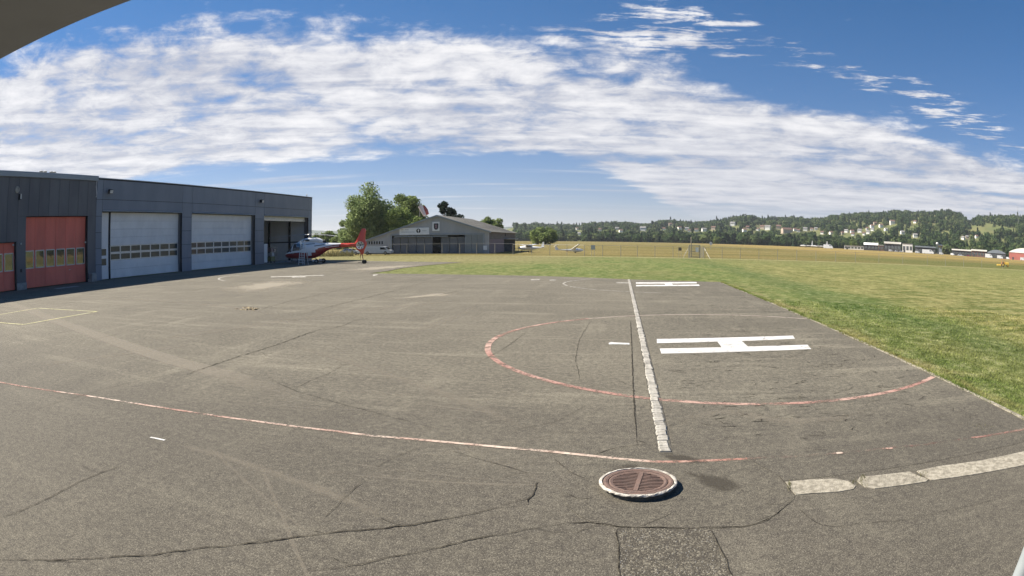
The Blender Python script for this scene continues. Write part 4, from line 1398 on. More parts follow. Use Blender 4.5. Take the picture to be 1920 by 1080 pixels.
# things standing inside the open bay
cab = thing('tool_cabinet', 'tall grey cabinet just inside the open hangar bay', 'cabinet', (WX - 1.2, 79.2, 0.012))
MB().box(-0.35, 0.35, -0.5, 0.5, 0.1, 2.9).build('body', 'steelgrey2', cab, 'local')
MB().box(0.352, 0.37, -0.48, -0.01, 0.14, 2.86).build('door', 'interior', cab, 'local')
MB().box(0.352, 0.37, 0.01, 0.48, 0.14, 2.86).build('door', 'interior', cab, 'local')
MB().box(0.37, 0.40, -0.06, -0.03, 1.3, 1.6).build('handle', 'doorrail', cab, 'local')
MB().box(-0.33, 0.33, -0.48, 0.48, 0.0, 0.1).build('base', 'black', cab, 'local')
tr_ = thing('tool_trolley', 'low yellow green trolley at the mouth of the open bay', 'trolley', (WX - 0.9, 80.9, 0.012))
M['trolley'] = pm('trolley_green', (0.16, 0.17, 0.06), (0.12, 0.13, 0.05), 2, 0.6)
MB().cham(-0.4, 0.4, -0.6, 0.6, 0.25, 0.95, 0.05).build('body', 'trolley', tr_, 'local')
for sx in (-0.3, 0.3):
    for sy in (-0.5, 0.5):
        MB().lathe([(0.12, -0.04), (0.12, 0.04)], (sx, sy, 0.12), 'y', 12).build('wheel', 'tyre', tr_, 'local')
MB().tube([(-0.35, -0.62, 0.9), (-0.35, -0.85, 1.15), (0.35, -0.85, 1.15), (0.35, -0.62, 0.9)], 0.025, 6).build('handle', 'galv', tr_, 'local')
ras = thing('equipment_rack', 'cluttered rack of parts behind the helicopter nose', 'rack', (WX - 2.2, 83.4, 0.012))
for sx in (-0.4, 0.4):
    for sy in (-0.9, 0.9):
        MB().box(sx - .04, sx + .04, sy - .04, sy + .04, 0, 2.4).build('post', 'galv', ras, 'local')
for z_ in (0.3, 0.95, 1.6, 2.25):
    MB().box(-0.45, 0.45, -0.95, 0.95, z_, z_ + 0.05).build('shelf', 'galv', ras, 'local')
for z_, y_, w_, h_, mt_, lb_ in ((1.651, -0.8, 0.6, 0.55, 'pinkwood', 'pinkish box on the upper shelf of the cluttered rack'), (1.651, 0.1, 0.5, 0.4, 'cargrey', 'dark grey box on the upper shelf of the cluttered rack'),
                                 (1.001, -0.7, 0.8, 0.5, 'signgrey', 'pale grey box on the middle shelf of the cluttered rack'), (0.351, -0.6, 0.9, 0.5, 'brownwood', 'brown crate on the lowest shelf of the cluttered rack')):
    tag(MB().cham(WX - 2.5, WX - 1.85, 83.4 + y_, 83.4 + y_ + w_, 0.012 + z_, 0.012 + z_ + h_, 0.02).build('storage_box', mt_), lb_, 'box', 'boxes on the rack')

# ---------------------------------------------------------------- helicopter: nose towards the open bay, tail over the sunlit apron
def interp(tab, x):
    xs = [r[0] for r in tab]
    return [float(np.interp(x, xs, [r[k] for r in tab])) for k in range(1, len(tab[0]))]


HX, HYc = PG(575, 494.5)[:2]
heli = thing('helicopter', 'red and white helicopter with enclosed tail fan parked before the open bay', 'helicopter', (PY(535, 470, 77.6)[0], 77.6, 0.0), R(8))
heli.scale = (1.15, 1.15, 1.06)
# local axes: x from nose (0) to tail (10.7), y across, z up
# x, z bottom, z top, half width, exponent
FUS = [(0.0, 1.02, 1.10, 0.05, 2.0), (0.12, 0.86, 1.36, 0.34, 2.0), (0.45, 0.72, 1.78, 0.66, 2.1), (0.9, 0.66, 2.25, 0.86, 2.3), (1.4, 0.63, 2.66, 0.97, 2.5), (1.9, 0.62, 2.80, 1.02, 2.7),
       (2.6, 0.62, 2.83, 1.03, 2.8), (3.4, 0.63, 2.83, 1.03, 2.8), (4.0, 0.68, 2.80, 1.0, 2.7), (4.6, 0.88, 2.74, 0.90, 2.5), (5.1, 1.22, 2.68, 0.72, 2.3), (5.6, 1.56, 2.64, 0.54, 2.1), (6.2, 1.80, 2.60, 0.40, 2.0),
       (7.0, 1.95, 2.56, 0.31, 2.0), (8.0, 2.03, 2.53, 0.25, 2.0), (9.0, 2.08, 2.52, 0.21, 2.0), (9.5, 2.1, 2.50, 0.16, 2.0)]
NX, NR = 170, 84
xs = np.linspace(0, 1, NX) ** 1.05 * 9.5
vs = []
for x in xs:
    zb, zt, hw, ex = interp(FUS, x)
    zc, hh = (zb + zt) / 2, (zt - zb) / 2
    for k in range(NR):
        t = 2 * math.pi * k / NR
        c, s = math.cos(t), math.sin(t)
        vs.append((x, hw * math.copysign(abs(c) ** (2 / ex), c), zc + hh * math.copysign(abs(s) ** (2 / ex), s)))
groups = {}


def swoosh(x):
    """Lower edge of the white on the flank."""
    return float(np.interp(x, [0, 0.5, 2.0, 3.2, 4.2, 5.2, 6.5, 7.6], [1.22, 1.30, 1.42, 1.50, 1.72, 2.06, 2.30, 2.45]))


for i in range(NX - 1):
    for k in range(NR):
        f = (i * NR + k, i * NR + (k + 1) % NR, (i + 1) * NR + (k + 1) % NR, (i + 1) * NR + k)
        c = sum((Vector(vs[j]) for j in f), Vector()) / 4
        x, y, z = c
        key = 'fuselage'
        if x > 7.5:
            key = 'tail_boom'
        elif z < swoosh(x):
            key = 'belly'
        # windscreen and door glazing
        lo = float(np.interp(x, [0.3, 0.6, 2.9], [1.42, 1.47, 1.86]))
        hi = float(np.interp(x, [0.3, 0.8, 1.3, 2.4, 2.9], [1.8, 2.25, 2.58, 2.62, 2.45]))
        if 0.28 < x < 1.25 and z > lo:
            key = 'windscreen'
        if 1.32 < x < 2.75 and lo < z < hi and abs(y) > 0.55:
            key = 'door_window'
        groups.setdefault(key, []).append(f)
hm = {'fuselage': 'heliwhite', 'belly': 'helidark', 'tail_boom': 'helired', 'windscreen': 'carglass', 'door_window': 'carglass'}
parts = {}
for key, fs in groups.items():
    used = sorted({j for f in fs for j in f})
    ix = {j: q for q, j in enumerate(used)}
    sh = 0.985 if key in ('windscreen', 'door_window') else 1.0
    mb = MB()
    mb.add([vs[j] for j in used], [tuple(ix[j] for j in f) for f in fs])
    if key == 'door_window':
        for side in (-1, 1):
            sel = [f for f in fs if vs[f[0]][1] * side > 0]
            us = sorted({j for f in sel for j in f})
            iy = {j: q for q, j in enumerate(us)}
            m2 = MB()
            m2.add([vs[j] for j in us], [tuple(iy[j] for j in f) for f in sel])
            m2.build('door_window', 'carglass', heli, 'local', True, fix=False)
    else:
        parts[key] = mb.build(key, hm[key], heli, 'local', True, fix=False)
# engine cowling on the roof
COW = [(1.75, 2.72, 2.76, 0.10), (2.0, 2.7, 2.95, 0.38), (2.6, 2.68, 3.22, 0.58), (3.3, 2.68, 3.36, 0.64), (4.0, 2.66, 3.36, 0.64), (4.6, 2.62, 3.28, 0.56), (5.0, 2.58, 3.1, 0.48), (5.2, 2.55, 2.95, 0.42)]
vs2, fs2 = [], []
cx_ = np.linspace(1.75, 5.2, 30)
for x in cx_:
    zb, zt, hw = interp(COW, x)
    for k in range(24):
        t = 2 * math.pi * k / 24
        c, s = math.cos(t), math.sin(t)
        vs2.append((x, hw * math.copysign(abs(c) ** 0.8, c), (zb + zt) / 2 + (zt - zb) / 2 * math.copysign(abs(s) ** 0.8, s)))
for i in range(29):
    for k in range(24):
        fs2.append((i * 24 + k, i * 24 + (k + 1) % 24, (i + 1) * 24 + (k + 1) % 24, (i + 1) * 24 + k))
fs2.append(tuple(29 * 24 + k for k in range(24)))
cow = MB().add(vs2, fs2).build('engine_cowling', 'heliwhite', heli, 'local', True)
MB().lathe([(0.2, 5.1), (0.22, 5.45), (0.18, 5.47), (0.16, 5.2), (0.0, 5.2)], (0, 0, 2.86), 'x', 18).build('exhaust', 'black', heli, 'local', True)
for sd_ in (-1, 1):
    MB().box(2.75, 3.55, sd_ * 0.645, sd_ * 0.67, 2.92, 3.12).build('air_intake', 'black', cow, 'local')
# mast, hub, three blades at rest
MB().tube([(3.45, 0, 3.3), (3.45, 0, 3.72)], 0.12, 12).build('rotor_mast', 'helimetal', heli, 'local')
hub = MB().lathe([(0.0, 3.66), (0.34, 3.68), (0.40, 3.74), (0.34, 3.82), (0.14, 3.86), (0.12, 3.98), (0.0, 4.0)], (3.45, 0, 0), n=20).build('rotor_hub', 'helimetal', heli, 'local', True)
for ang in (R(197), R(77), R(-33)):
    ca_, sa_ = math.cos(ang), math.sin(ang)
    sec = []
    fsB = []
    stations = [(0.35, 0.07, 0.05), (0.8, 0.09, 0.05), (1.0, 0.17, 0.03), (2.0, 0.17, 0.025), (3.5, 0.17, 0.022), (5.0, 0.17, 0.02), (5.35, 0.10, 0.015)]
    for r, w, h in stations:
        zc = 3.76 - 0.012 * r * r
        for a, b in ((-w, 0), (-w * 0.3, h), (w * 0.5, h * 0.7), (w, 0), (w * 0.5, -h * 0.7), (-w * 0.3, -h)):
            sec.append((3.45 + r * ca_ - a * sa_, r * sa_ + a * ca_, zc + b))
    for i in range(len(stations) - 1):
        for k in range(6):
            fsB.append((i * 6 + k, i * 6 + (k + 1) % 6, (i + 1) * 6 + (k + 1) % 6, (i + 1) * 6 + k))
    fsB += [tuple(range(5, -1, -1)), tuple((len(stations) - 1) * 6 + k for k in range(6))]
    MB().add(sec, fsB).build('rotor_blade', 'blade', heli, 'local')
# tail: fin, shrouded fan, bumper
FC = (9.95, 2.22)
FR = 0.50
outline = [(9.2, 2.50), (9.42, 2.80), (9.78, 3.55), (10.02, 4.18), (10.06, 4.34), (10.60, 4.36), (10.66, 4.26), (10.56, 3.6), (10.54, 2.95), (10.72, 2.55), (10.72, 2.2), (10.55, 1.85), (10.42, 1.55), (10.36, 1.2), (10.2, 1.02), (10.05, 1.05), (9.92, 1.35), (9.6, 1.62), (9.35, 1.9), (9.2, 2.08)]


def ring_fill(side):
    """Fin side with the fan opening cut out: bridge the outline to a circle."""
    n = 60
    per = []
    P = [Vector(p) for p in outline]
    L = [0.0]
    for a, b in zip(P, P[1:] + P[:1]):
        L.append(L[-1] + (b - a).length)
    return P


n = 72
outer = []
Pv = [Vector(p) for p in outline]
for k in range(n):
    a = 2 * math.pi * k / n
    dvec = Vector((math.cos(a), math.sin(a)))
    best = None
    for p, q in zip(Pv, Pv[1:] + Pv[:1]):
        e = q - p
        den = dvec.x * e.y - dvec.y * e.x
        if abs(den) < 1e-9:
            continue
        w = p - Vector(FC)
        t = (w.x * e.y - w.y * e.x) / den
        s = (w.x * dvec.y - w.y * dvec.x) / den
        if t > 0 and -1e-6 <= s <= 1 + 1e-6 and (best is None or t > best):
            best = t
    outer.append((FC[0] + dvec.x * best, FC[1] + dvec.y * best))
vsF, fsF, miF = [], [], []
for sgn in (-1, 1):
    for k in range(n):
        a = 2 * math.pi * k / n
        vsF.append((outer[k][0], sgn * 0.07, outer[k][1]))
        vsF.append((FC[0] + (FR + 0.07) * math.cos(a), sgn * 0.17, FC[1] + (FR + 0.07) * math.sin(a)))
        vsF.append((FC[0] + FR * math.cos(a), sgn * 0.15, FC[1] + FR * math.sin(a)))
for s in (0, 1):
    o = s * n * 3
    for k in range(n):
        j = (k + 1) % n
        fsF.append((o + 3 * k, o + 3 * j, o + 3 * j + 1, o + 3 * k + 1))
        fsF.append((o + 3 * k + 1, o + 3 * j + 1, o + 3 * j + 2, o + 3 * k + 2))
o2 = n * 3
for k in range(n):
    j = (k + 1) % n
    fsF.append((3 * k, 3 * j, o2 + 3 * j, o2 + 3 * k))
    fsF.append((3 * k + 2, 3 * j + 2, o2 + 3 * j + 2, o2 + 3 * k + 2))
fin = MB().add(vsF, fsF).build('tail_fin', 'helired', heli, 'local')
MB().lathe([(FR - 0.002, -0.16), (FR - 0.002, 0.16), (FR - 0.035, 0.15), (FR - 0.035, -0.15)], (FC[0], 0, FC[1]), 'y', 40, close=True).build('fan_shroud', 'heliwhite', fin, 'local')
MB().lathe([(0.0, -0.12), (0.10, -0.10), (0.13, 0.0), (0.10, 0.10), (0.0, 0.12)], (FC[0], 0, FC[1]), 'y', 16).build('fan_hub', 'helimetal', fin, 'local')
for k in range(10):
    a = 2 * math.pi * (k + 0.3 * (k % 3)) / 10
    c, s = math.cos(a), math.sin(a)
    pts = []
    for r, w in ((0.11, 0.035), (FR - 0.045, 0.055)):
        for q, yy in ((-w, -0.03), (w, 0.03)):
            pts.append((FC[0] + r * c - q * s, yy, FC[1] + r * s + q * c))
    MB().prism([pts[0], pts[1], pts[3], pts[2]], (0, 0.012, 0)).build('fan_blade', 'heliwhite', fin, 'local')
# horizontal stabiliser and tail bumper
MB().prism([(8.15, -1.35, 2.28), (8.55, -1.35, 2.28), (8.75, 0, 2.32), (8.2, 0, 2.32)], (0, 0, 0.05)).build('stabiliser', 'helired', heli, 'local')
MB().prism([(8.15, 1.35, 2.28), (8.55, 1.35, 2.28), (8.75, 0, 2.32), (8.2, 0, 2.32)], (0, 0, 0.05)).build('stabiliser', 'helired', heli, 'local')
MB().tube([(10.15, 0, 1.1), (10.22, 0, 0.75), (10.28, 0, 0.35), (10.30, 0, 0.12)], [0.06, 0.05, 0.05, 0.04], 8).build('tail_bumper', 'helidark', heli, 'local')
MB().tube([(10.0, 0, 1.25), (9.92, 0, 0.8), (9.98, 0, 0.25)], [0.05, 0.04, 0.03], 8).build('tail_strut', 'helidark', heli, 'local')
# skids and cross tubes
for sd_ in (-1, 1):
    y_ = sd_ * 1.15
    MB().tube([(0.35, y_, 0.42), (0.6, y_, 0.26), (0.95, y_, 0.20), (2.0, y_, 0.20), (4.6, y_, 0.20), (4.8, y_, 0.21)], 0.055, 8).build('skid', 'helimetal', heli, 'local')
for x_ in (1.3, 3.9):
    MB().tube([(x_, -1.15, 0.2), (x_, -1.0, 0.55), (x_, -0.5, 0.72), (x_, 0.5, 0.72), (x_, 1.0, 0.55), (x_, 1.15, 0.2)], 0.05, 8).build('cross_tube', 'helimetal', heli, 'local')
# ground handling wheels
for sd_ in (-1, 1):
    w_ = MB().lathe([(0.0, -0.09), (0.10, -0.10), (0.28, -0.09), (0.30, 0.0), (0.28, 0.09), (0.10, 0.10), (0.0, 0.09)], (4.75, sd_ * 1.38, 0.30), 'y', 24).build('handling_wheel', 'tyre', heli, 'local', True)
    MB().lathe([(0.0, -0.11), (0.13, -0.105), (0.14, 0.0), (0.13, 0.105), (0.0, 0.11)], (4.75, sd_ * 1.38, 0.30), 'y', 16).build('wheel_rim', 'rim', w_, 'local', True)
    MB().box(4.2, 4.55, sd_ * 1.20, sd_ * 1.32, 0.28, 0.55).build('wheel_bracket', 'signwhite', heli, 'local')


def flank(x, z, off=0.012, side=-1):
    zb, zt, hw, ex = interp(FUS, x)
    zc, hh = (zb + zt) / 2, (zt - zb) / 2
    q = min(abs(z - zc) / hh, 0.999)
    return (x, side * (hw * (1 - q ** ex) ** (1 / ex) + off), z)


def decal(name, pts, mat, side=-1, sub=6, off=0.012):
    """Thin painted shape that follows the curved flank (quad given as 4 corner points in x, z)."""
    (a, b, c, d) = [Vector(p) for p in pts]
    vs, fs = [], []
    for i in range(sub + 1):
        for j in range(sub + 1):
            u_, v_ = i / sub, j / sub
            p = a.lerp(b, u_).lerp(d.lerp(c, u_), v_)
            vs.append(flank(p.x, p.y, off, side))
    for i in range(sub):
        for j in range(sub):
            fs.append((i * (sub + 1) + j, (i + 1) * (sub + 1) + j, (i + 1) * (sub + 1) + j + 1, i * (sub + 1) + j + 1))
    return MB().add(vs, fs).build(name, mat, heli, 'local', True, fix=False)


for side in (-1, 1):
    decal('cross_emblem', [(3.45, 1.0), (3.95, 1.0), (3.95, 2.35), (3.45, 2.35)], 'heliwhite', side, 10, 0.016)
    decal('cross_emblem', [(2.95, 1.42), (4.45, 1.42), (4.45, 1.92), (2.95, 1.92)], 'heliwhite', side, 10, 0.020)
    decal('side_stripe', [(2.62, 2.40), (4.3, 2.52), (4.3, 2.60), (2.62, 2.48)], 'black', side)
    decal('side_stripe', [(4.3, 2.2), (5.5, 2.36), (5.5, 2.45), (4.3, 2.30)], 'black', side)
    decal('side_stripe', [(2.3, 1.93), (3.1, 2.0), (3.1, 2.08), (2.3, 2.0)], 'black', side)
    decal('side_stripe', [(0.35, 1.26), (2.6, 1.45), (2.6, 1.50), (0.35, 1.31)], 'black', side, 8)
    decal('side_stripe', [(5.6, 2.0), (7.3, 2.16), (7.3, 2.24), (5.6, 2.06)], 'heliwhite', side, 8)
    decal('door_post', [(2.78, 1.5), (2.92, 1.5), (2.92, 2.66), (2.78, 2.66)], 'heliwhite', side, 8, 0.03)
    decal('door_post', [(1.25, 1.45), (1.32, 1.45), (1.46, 2.55), (1.38, 2.55)], 'heliwhite', side, 8, 0.02)

# tail trolley wheel behind the fin
tw = thing('tail_dolly', 'small black two wheeled dolly under the helicopter tail', 'dolly', (*PG(683, 494.5)[:2], 0))
for sd_ in (-0.22, 0.22):
    MB().lathe([(0.0, -0.08), (0.22, -0.08), (0.26, 0.0), (0.22, 0.08), (0.0, 0.08)], (0, sd_, 0.26), 'y', 18).build('wheel', 'tyre', tw, 'local', True)
MB().tube([(0, -0.22, 0.26), (0, 0.22, 0.26)], 0.03, 6).build('axle', 'galv', tw, 'local')
MB().tube([(0, 0, 0.26), (-0.55, 0, 0.2), (-0.95, 0, 0.12)], 0.04, 6).build('drawbar', 'black', tw, 'local')

# step ladder leaning open beside the cabin door
LX, LY, _ = PG(567, 496.3)
lad = thing('step_ladder', 'white aluminium step ladder standing beside the helicopter door', 'ladder', (LX, LY, 0), R(4))
HL = 3.15
for sx in (-0.36, 0.36):
    MB().tube([(sx * 1.15, -0.35, 0.0), (sx * 0.8, 0.15, HL)], 0.045, 6).build('rail', 'coping', lad, 'local')
for sx in (-0.36, 0.36):
    MB().tube([(sx * 1.25 + 0.12, 0.75, 0.0), (sx * 0.8, 0.2, HL)], 0.035, 6).build('rear_rail', 'coping', lad, 'local')
for k in range(9):
    t = (k + 1) / 10
    hx = 0.36 * (1.15 + (0.8 - 1.15) * t)
    MB().box(-hx, hx, -0.35 + 0.5 * t - 0.07, -0.35 + 0.5 * t + 0.06, HL * t - 0.02, HL * t + 0.025).build('step', 'coping', lad, 'local')
MB().box(-0.32, 0.32, 0.02, 0.34, HL, HL + 0.05).build('platform', 'coping', lad, 'local')

# ---------------------------------------------------------------- trees
def rand_quads(centers, radii, counts, size, rng, squash=1.0, droop=0.0):
    """Leaf quads scattered in balls: returns (n, 4, 3)."""
    out = []
    for c, r, n in zip(centers, radii, counts):
        v = rng.normal(size=(n, 3))
        v /= np.linalg.norm(v, axis=1)[:, None]
        p = v * (rng.random(n)[:, None] ** 0.45) * r
        p[:, 2] *= squash
        p += np.asarray(c)
        a = rng.normal(size=(n, 3))
        a[:, 2] = a[:, 2] * 0.6 - droop
        a /= np.linalg.norm(a, axis=1)[:, None]
        b = np.cross(a, v + rng.normal(size=(n, 3)) * 0.7)
        b /= np.maximum(np.linalg.norm(b, axis=1)[:, None], 1e-6)
        s = size * rng.uniform(0.6, 1.3, n)[:, None]
        a, b = a * s, b * s * 0.6
        out.append(np.stack([p - a, p + b * 0.9, p + a, p - b * 0.9], 1))
    return np.concatenate(out)


def make_tree(name, label, base, H, crown, leaf, size, nleaf, seed, trunk_r=0.35, clumps=34, droop=0.0, bare=0.25, group='trees around the old hangar', shape='round', lean=0.0):
    """Tapered trunk, limbs to the leaf clumps, crown of leaf-sized faces."""
    rng = np.random.default_rng(seed)
    t = thing(name, label, 'tree', base, 0, group)
    rx, rz = crown
    zc = H - rz
    cs, rs = [], []
    for k in range(clumps):
        v = rng.normal(size=3)
        v /= np.linalg.norm(v)
        q = rng.uniform(0.45, 0.95)
        if shape == 'round':
            p = np.array([v[0] * rx * q, v[1] * rx * q, zc + v[2] * rz * q])
        else:
            z = rng.random() ** 1.3
            w = rx * (1 - z) * 0.85 + 0.1 * rx
            p = np.array([v[0] * w, v[1] * w, H * bare + z * H * (1 - bare) * 0.95])
        p[0] += lean * (p[2] / H)
        cs.append(p)
        rs.append(rx * rng.uniform(0.22, 0.42))
    mb = MB()
    top = np.array([lean * 0.8, 0, zc + rz * 0.3])
    path = [(0, 0, -0.2), (0.05 * rx, 0.02, H * 0.15), (lean * 0.3, 0.0, H * 0.4), tuple(top)]
    mb.tube(path, [trunk_r * 1.25, trunk_r, trunk_r * 0.7, trunk_r * 0.2], 9)
    tk = mb.build('trunk', 'bark', t, 'local', True)
    for k in range(0, clumps, 3):
        c = cs[k]
        f = rng.uniform(0.25, 0.75)
        s = np.array(path[1]) * (1 - f) + top * f
        mid = (s + c) / 2 + np.array([0, 0, 0.05 * H * rng.uniform(-0.3, 1)])
        m2 = MB()
        m2.tube([tuple(s), tuple(mid), tuple(c)], [trunk_r * 0.38, trunk_r * 0.24, trunk_r * 0.08], 6)
        m2.build('limb', 'bark', tk, 'local', True)
    cnt = [max(20, int(nleaf * r / sum(rs))) for r in rs]
    V = rand_quads(cs, rs, cnt, size, rng, 0.85, droop)
    o = tri_mesh('crown', V, leaf)
    o.parent = t
    return t


def gx_at(px, y):
    return PY(px, 470, y)[0]


def px_h(py0, py1, px, y):
    return abs(PY(px, py0, y)[2] - PY(px, py1, y)[2])


def T(px, ytop, Y):
    return (gx_at(px, Y), Y, 0.0), PY(px, ytop, Y)[2]


b_, h_ = T(694, 354, 150)
make_tree('willow_tree', 'large pale green willow rising over the helicopter tail', b_, h_, (7.0, h_ * 0.48), 'leaf_willow', 0.34, 24000, 1, 0.5, 80, 0.9)
b_, h_ = T(672, 385, 153)
make_tree('willow_tree', 'shorter willow at the left flank of the large willow', b_, h_, (4.8, h_ * 0.5), 'leaf_willow', 0.32, 12000, 2, 0.35, 46, 0.9)
b_, h_ = T(752, 388, 148)
make_tree('leafy_tree', 'bright yellow green tree behind the old hangar banner', b_, h_, (5.2, h_ * 0.5), 'leaf_lime', 0.3, 14000, 3, 0.35, 50)
b_, h_ = T(764, 363, 166)
make_tree('leafy_tree', 'tall dark green tree behind the yellow green tree', b_, h_, (5.0, h_ * 0.45), 'leaf_green', 0.32, 12000, 4, 0.4, 46)
b_, h_ = T(786, 373, 172)
make_tree('leafy_tree', 'thin dark tree reaching out above the windsock', b_, h_, (2.9, h_ * 0.3), 'leaf_green', 0.3, 3200, 5, 0.3, 20)
b_, h_ = T(832, 377, 175)
make_tree('conifer_tree', 'dark airy pine above the hangar ridge', b_, h_, (3.0, h_ * 0.3), 'leaf_dark', 0.32, 3300, 6, 0.3, 17)
b_, h_ = T(846, 391, 180)
make_tree('conifer_tree', 'low dark pine beside the airy pine', b_, h_, (3.6, h_ * 0.32), 'leaf_dark', 0.3, 2600, 16, 0.25, 16)
b_, h_ = T(925, 403, 200)
make_tree('leafy_tree', 'small round tree behind the hangar roof', b_, h_, (3.6, h_ * 0.4), 'leaf_green', 0.34, 5000, 7, 0.3, 24)
b_, h_ = T(910, 410, 198)
make_tree('leafy_tree', 'lower tree touching the hangar roof slope', b_, h_, (3.0, h_ * 0.4), 'leaf_green', 0.32, 3400, 17, 0.3, 20)
for k, (px, yt, Y, lf, lb) in enumerate(((598, 440, 210, 'leaf_green', 'bushy tree seen just past the hangar corner'), (617, 433, 215, 'leaf_lime', 'light green tree above the helicopter boom'),
                                         (636, 438, 205, 'leaf_green', 'dark green bushy tree between boom and willow'), (652, 424, 190, 'leaf_willow', 'pale tree left of the helicopter fin'))):
    b_, h_ = T(px, yt, Y)
    make_tree('bushy_tree', lb, b_, h_, (4.0, h_ * 0.5), lf, 0.36, 4200, 20 + k, 0.25, 24)
b_, h_ = T(1022, 429, 330)
make_tree('leafy_tree', 'single light green tree on the field beside the old hangar', b_, h_, (8.0, h_ * 0.5), 'leaf_green', 0.8, 3600, 31, 0.4, 26, group='trees around the airfield')

# reeds and tall dry herbs behind the helicopter
mb_v = []
rg = np.random.default_rng(11)
for k in range(900):
    px = rg.uniform(598, 662)
    Y = rg.uniform(112, 119)
    x = gx_at(px, Y)
    h = rg.uniform(0.5, 1.7) * (0.6 + 0.4 * math.sin(px * 0.35) ** 2)
    a = rg.uniform(0, 3.14)
    w = rg.uniform(0.03, 0.08)
    lx, ly = rg.normal(0, 0.2, 2)
    mb_v.append([(x - w * math.cos(a), Y - w * math.sin(a), -0.03), (x + w * math.cos(a), Y + w * math.sin(a), -0.03), (x + lx, Y + ly, h)])
tag(tri_mesh('reeds', np.array(mb_v), 'leaf_olive'), 'tall dry reeds and herbs behind the helicopter', 'reeds', kind='stuff')

# ---------------------------------------------------------------- old gabled hangar
FY = 130.0
XR_, _, ZER = PY(917, 434, FY)
XL_, _, ZEL = PY(683, 446.5, FY)
XM_, _, ZM = PY(820, 404.5, FY)
ZEL = ZM - (ZM - ZER) / (XR_ - XM_) * (XM_ - XL_)
d_ = ray(966, 460)
FD = XR_ * d_[1] / d_[0] - FY
FD = max(18.0, min(FD, 40.0))
oh = thing('gabled_hangar', 'old gabled hangar of grey corrugated sheet with open front and banner', 'hangar', (XM_, FY, 0))
xd0, zd = PY(735, 441, FY)[0], PY(800, 441, FY)[2]
xd1 = PY(906, 441, FY)[0]
mb = MB()


def roof_z(x):
    return ZM - (ZM - ZER) / (XR_ - XM_) * abs(x - XM_)


mb.prism([(XL_, FY, 0), (xd0, FY, 0), (xd0, FY, roof_z(xd0)), (XL_, FY, roof_z(XL_))], (0, 0.15, 0))
mb.prism([(xd0, FY, zd), (xd1, FY, zd), (xd1, FY, roof_z(xd1)), (XM_, FY, ZM), (xd0, FY, roof_z(xd0))], (0, 0.15, 0))
mb.prism([(xd1, FY, 0), (XR_, FY, 0), (XR_, FY, ZER), (xd1, FY, roof_z(xd1))], (0, 0.15, 0))
mb.build('front_wall', 'steelgrey', oh)
mb = MB()
x = XL_ + 0.2
while x < XR_ - 0.1:
    z0 = zd + 0.02 if xd0 < x < xd1 else 0.02
    mb.box(x, x + 0.22, FY - 0.07, FY - 0.003, z0, roof_z(x + 0.11) - 0.12)
    x += 0.62
tag(mb.build('corrugation', 'steelgrey', oh), kind='stuff')
MB().box(XR_ - 0.15, XR_, FY + 0.16, FY + FD, 0, ZER - 0.03).build('side_wall', 'brownwood', oh)
MB().box(XL_, XL_ + 0.15, FY + 0.16, FY + FD, 0, roof_z(XL_) - 0.03).build('side_wall', 'steelgrey', oh)
MB().box(XL_ + 0.16, XR_ - 0.16, FY + FD - 0.2, FY + FD, 0, ZER - 0.1).build('back_wall', 'steelgrey2', oh)
for sx, xe in ((1, XR_ + 0.5), (-1, XL_ - 0.5)):
    ze = roof_z(xe)
    rf = MB().prism([(XM_, FY - 0.5, ZM + 0.02), (xe, FY - 0.5, ze + 0.02), (xe, FY - 0.5, ze + 0.16), (XM_, FY - 0.5, ZM + 0.16)], (0, FD + 0.8, 0)).build('roof', 'roofgrey', oh)
    mb = MB()
    n_ = int(FD / 1.6)
    for k in range(n_):
        yy = FY + 0.4 + k * 1.6
        mb.prism([(XM_ + 0.1 * sx, yy, ZM + 0.162), (xe, yy, ze + 0.162), (xe, yy, ze + 0.21), (XM_ + 0.1 * sx, yy, ZM + 0.21)], (0, 0.12, 0))
    tag(mb.build('roof_ribs', 'roofgrey', rf), kind='stuff')
    MB().prism([(XM_, FY - 0.56, ZM - 0.16), (xe, FY - 0.56, ze - 0.16), (xe, FY - 0.56, ze + 0.18), (XM_, FY - 0.56, ZM + 0.18)], (0, 0.055, 0)).build('bargeboard', 'gutter', oh)
# door frame, track, sliding door, inside
for a, b in ((xd0 - 0.35, xd0), (xd1 - 0.02, xd1 + 0.3)):
    MB().box(a, b, FY - 0.12, FY - 0.072, 0, zd + 0.3).build('door_post', 'gutter', oh)
MB().box(xd0, xd1, FY - 0.14, FY - 0.072, zd + 0.02, zd + 0.3).build('door_track', 'gutter', oh)
xs0 = PY(873, 460, FY)[0]
sl = thing('sliding_door', '', None)
sl.parent = oh
w_ = (xd1 - xs0) / 3
for k in range(3):
    MB().box(xs0 + k * w_ + 0.02, xs0 + (k + 1) * w_ - 0.02, FY - 0.05 + 0.012 * k, FY + 0.1, 0.05, zd).build('door_panel', 'steelgrey2', sl)
MB().box(xs0 - 0.12, xs0 + 0.01, FY - 0.08, FY + 0.1, 0.02, zd).build('door_edge', 'gutter', sl)
ix0 = XL_ + 0.4
MB().box(xd0 - 1.0, xs0 + 3.0, FY + 17.0, FY + 17.15, 0, ZER).build('inner_wall', 'interior', oh)
M['innerdoor'] = pm('dark_door_panels', (0.16, 0.165, 0.175), (0.13, 0.135, 0.145), 0.4, 0.6)
for k in range(9):
    if k in (5,):
        continue
    a_, b_ = xd0 + (xs0 - xd0) * k / 9, xd0 + (xs0 - xd0) * (k + 1) / 9
    MB().box(a_ + 0.04, b_ - 0.04, FY + 0.45 + 0.07 * (k % 2), FY + 0.51 + 0.07 * (k % 2), 0.05, zd - 0.4).build('inner_door_panel', 'innerdoor', oh)
MB().box(XL_ + 0.2, XR_ - 0.2, FY + 0.2, FY + FD - 0.3, -0.01, 0.02).build('hall_floor', 'concrete2', oh)
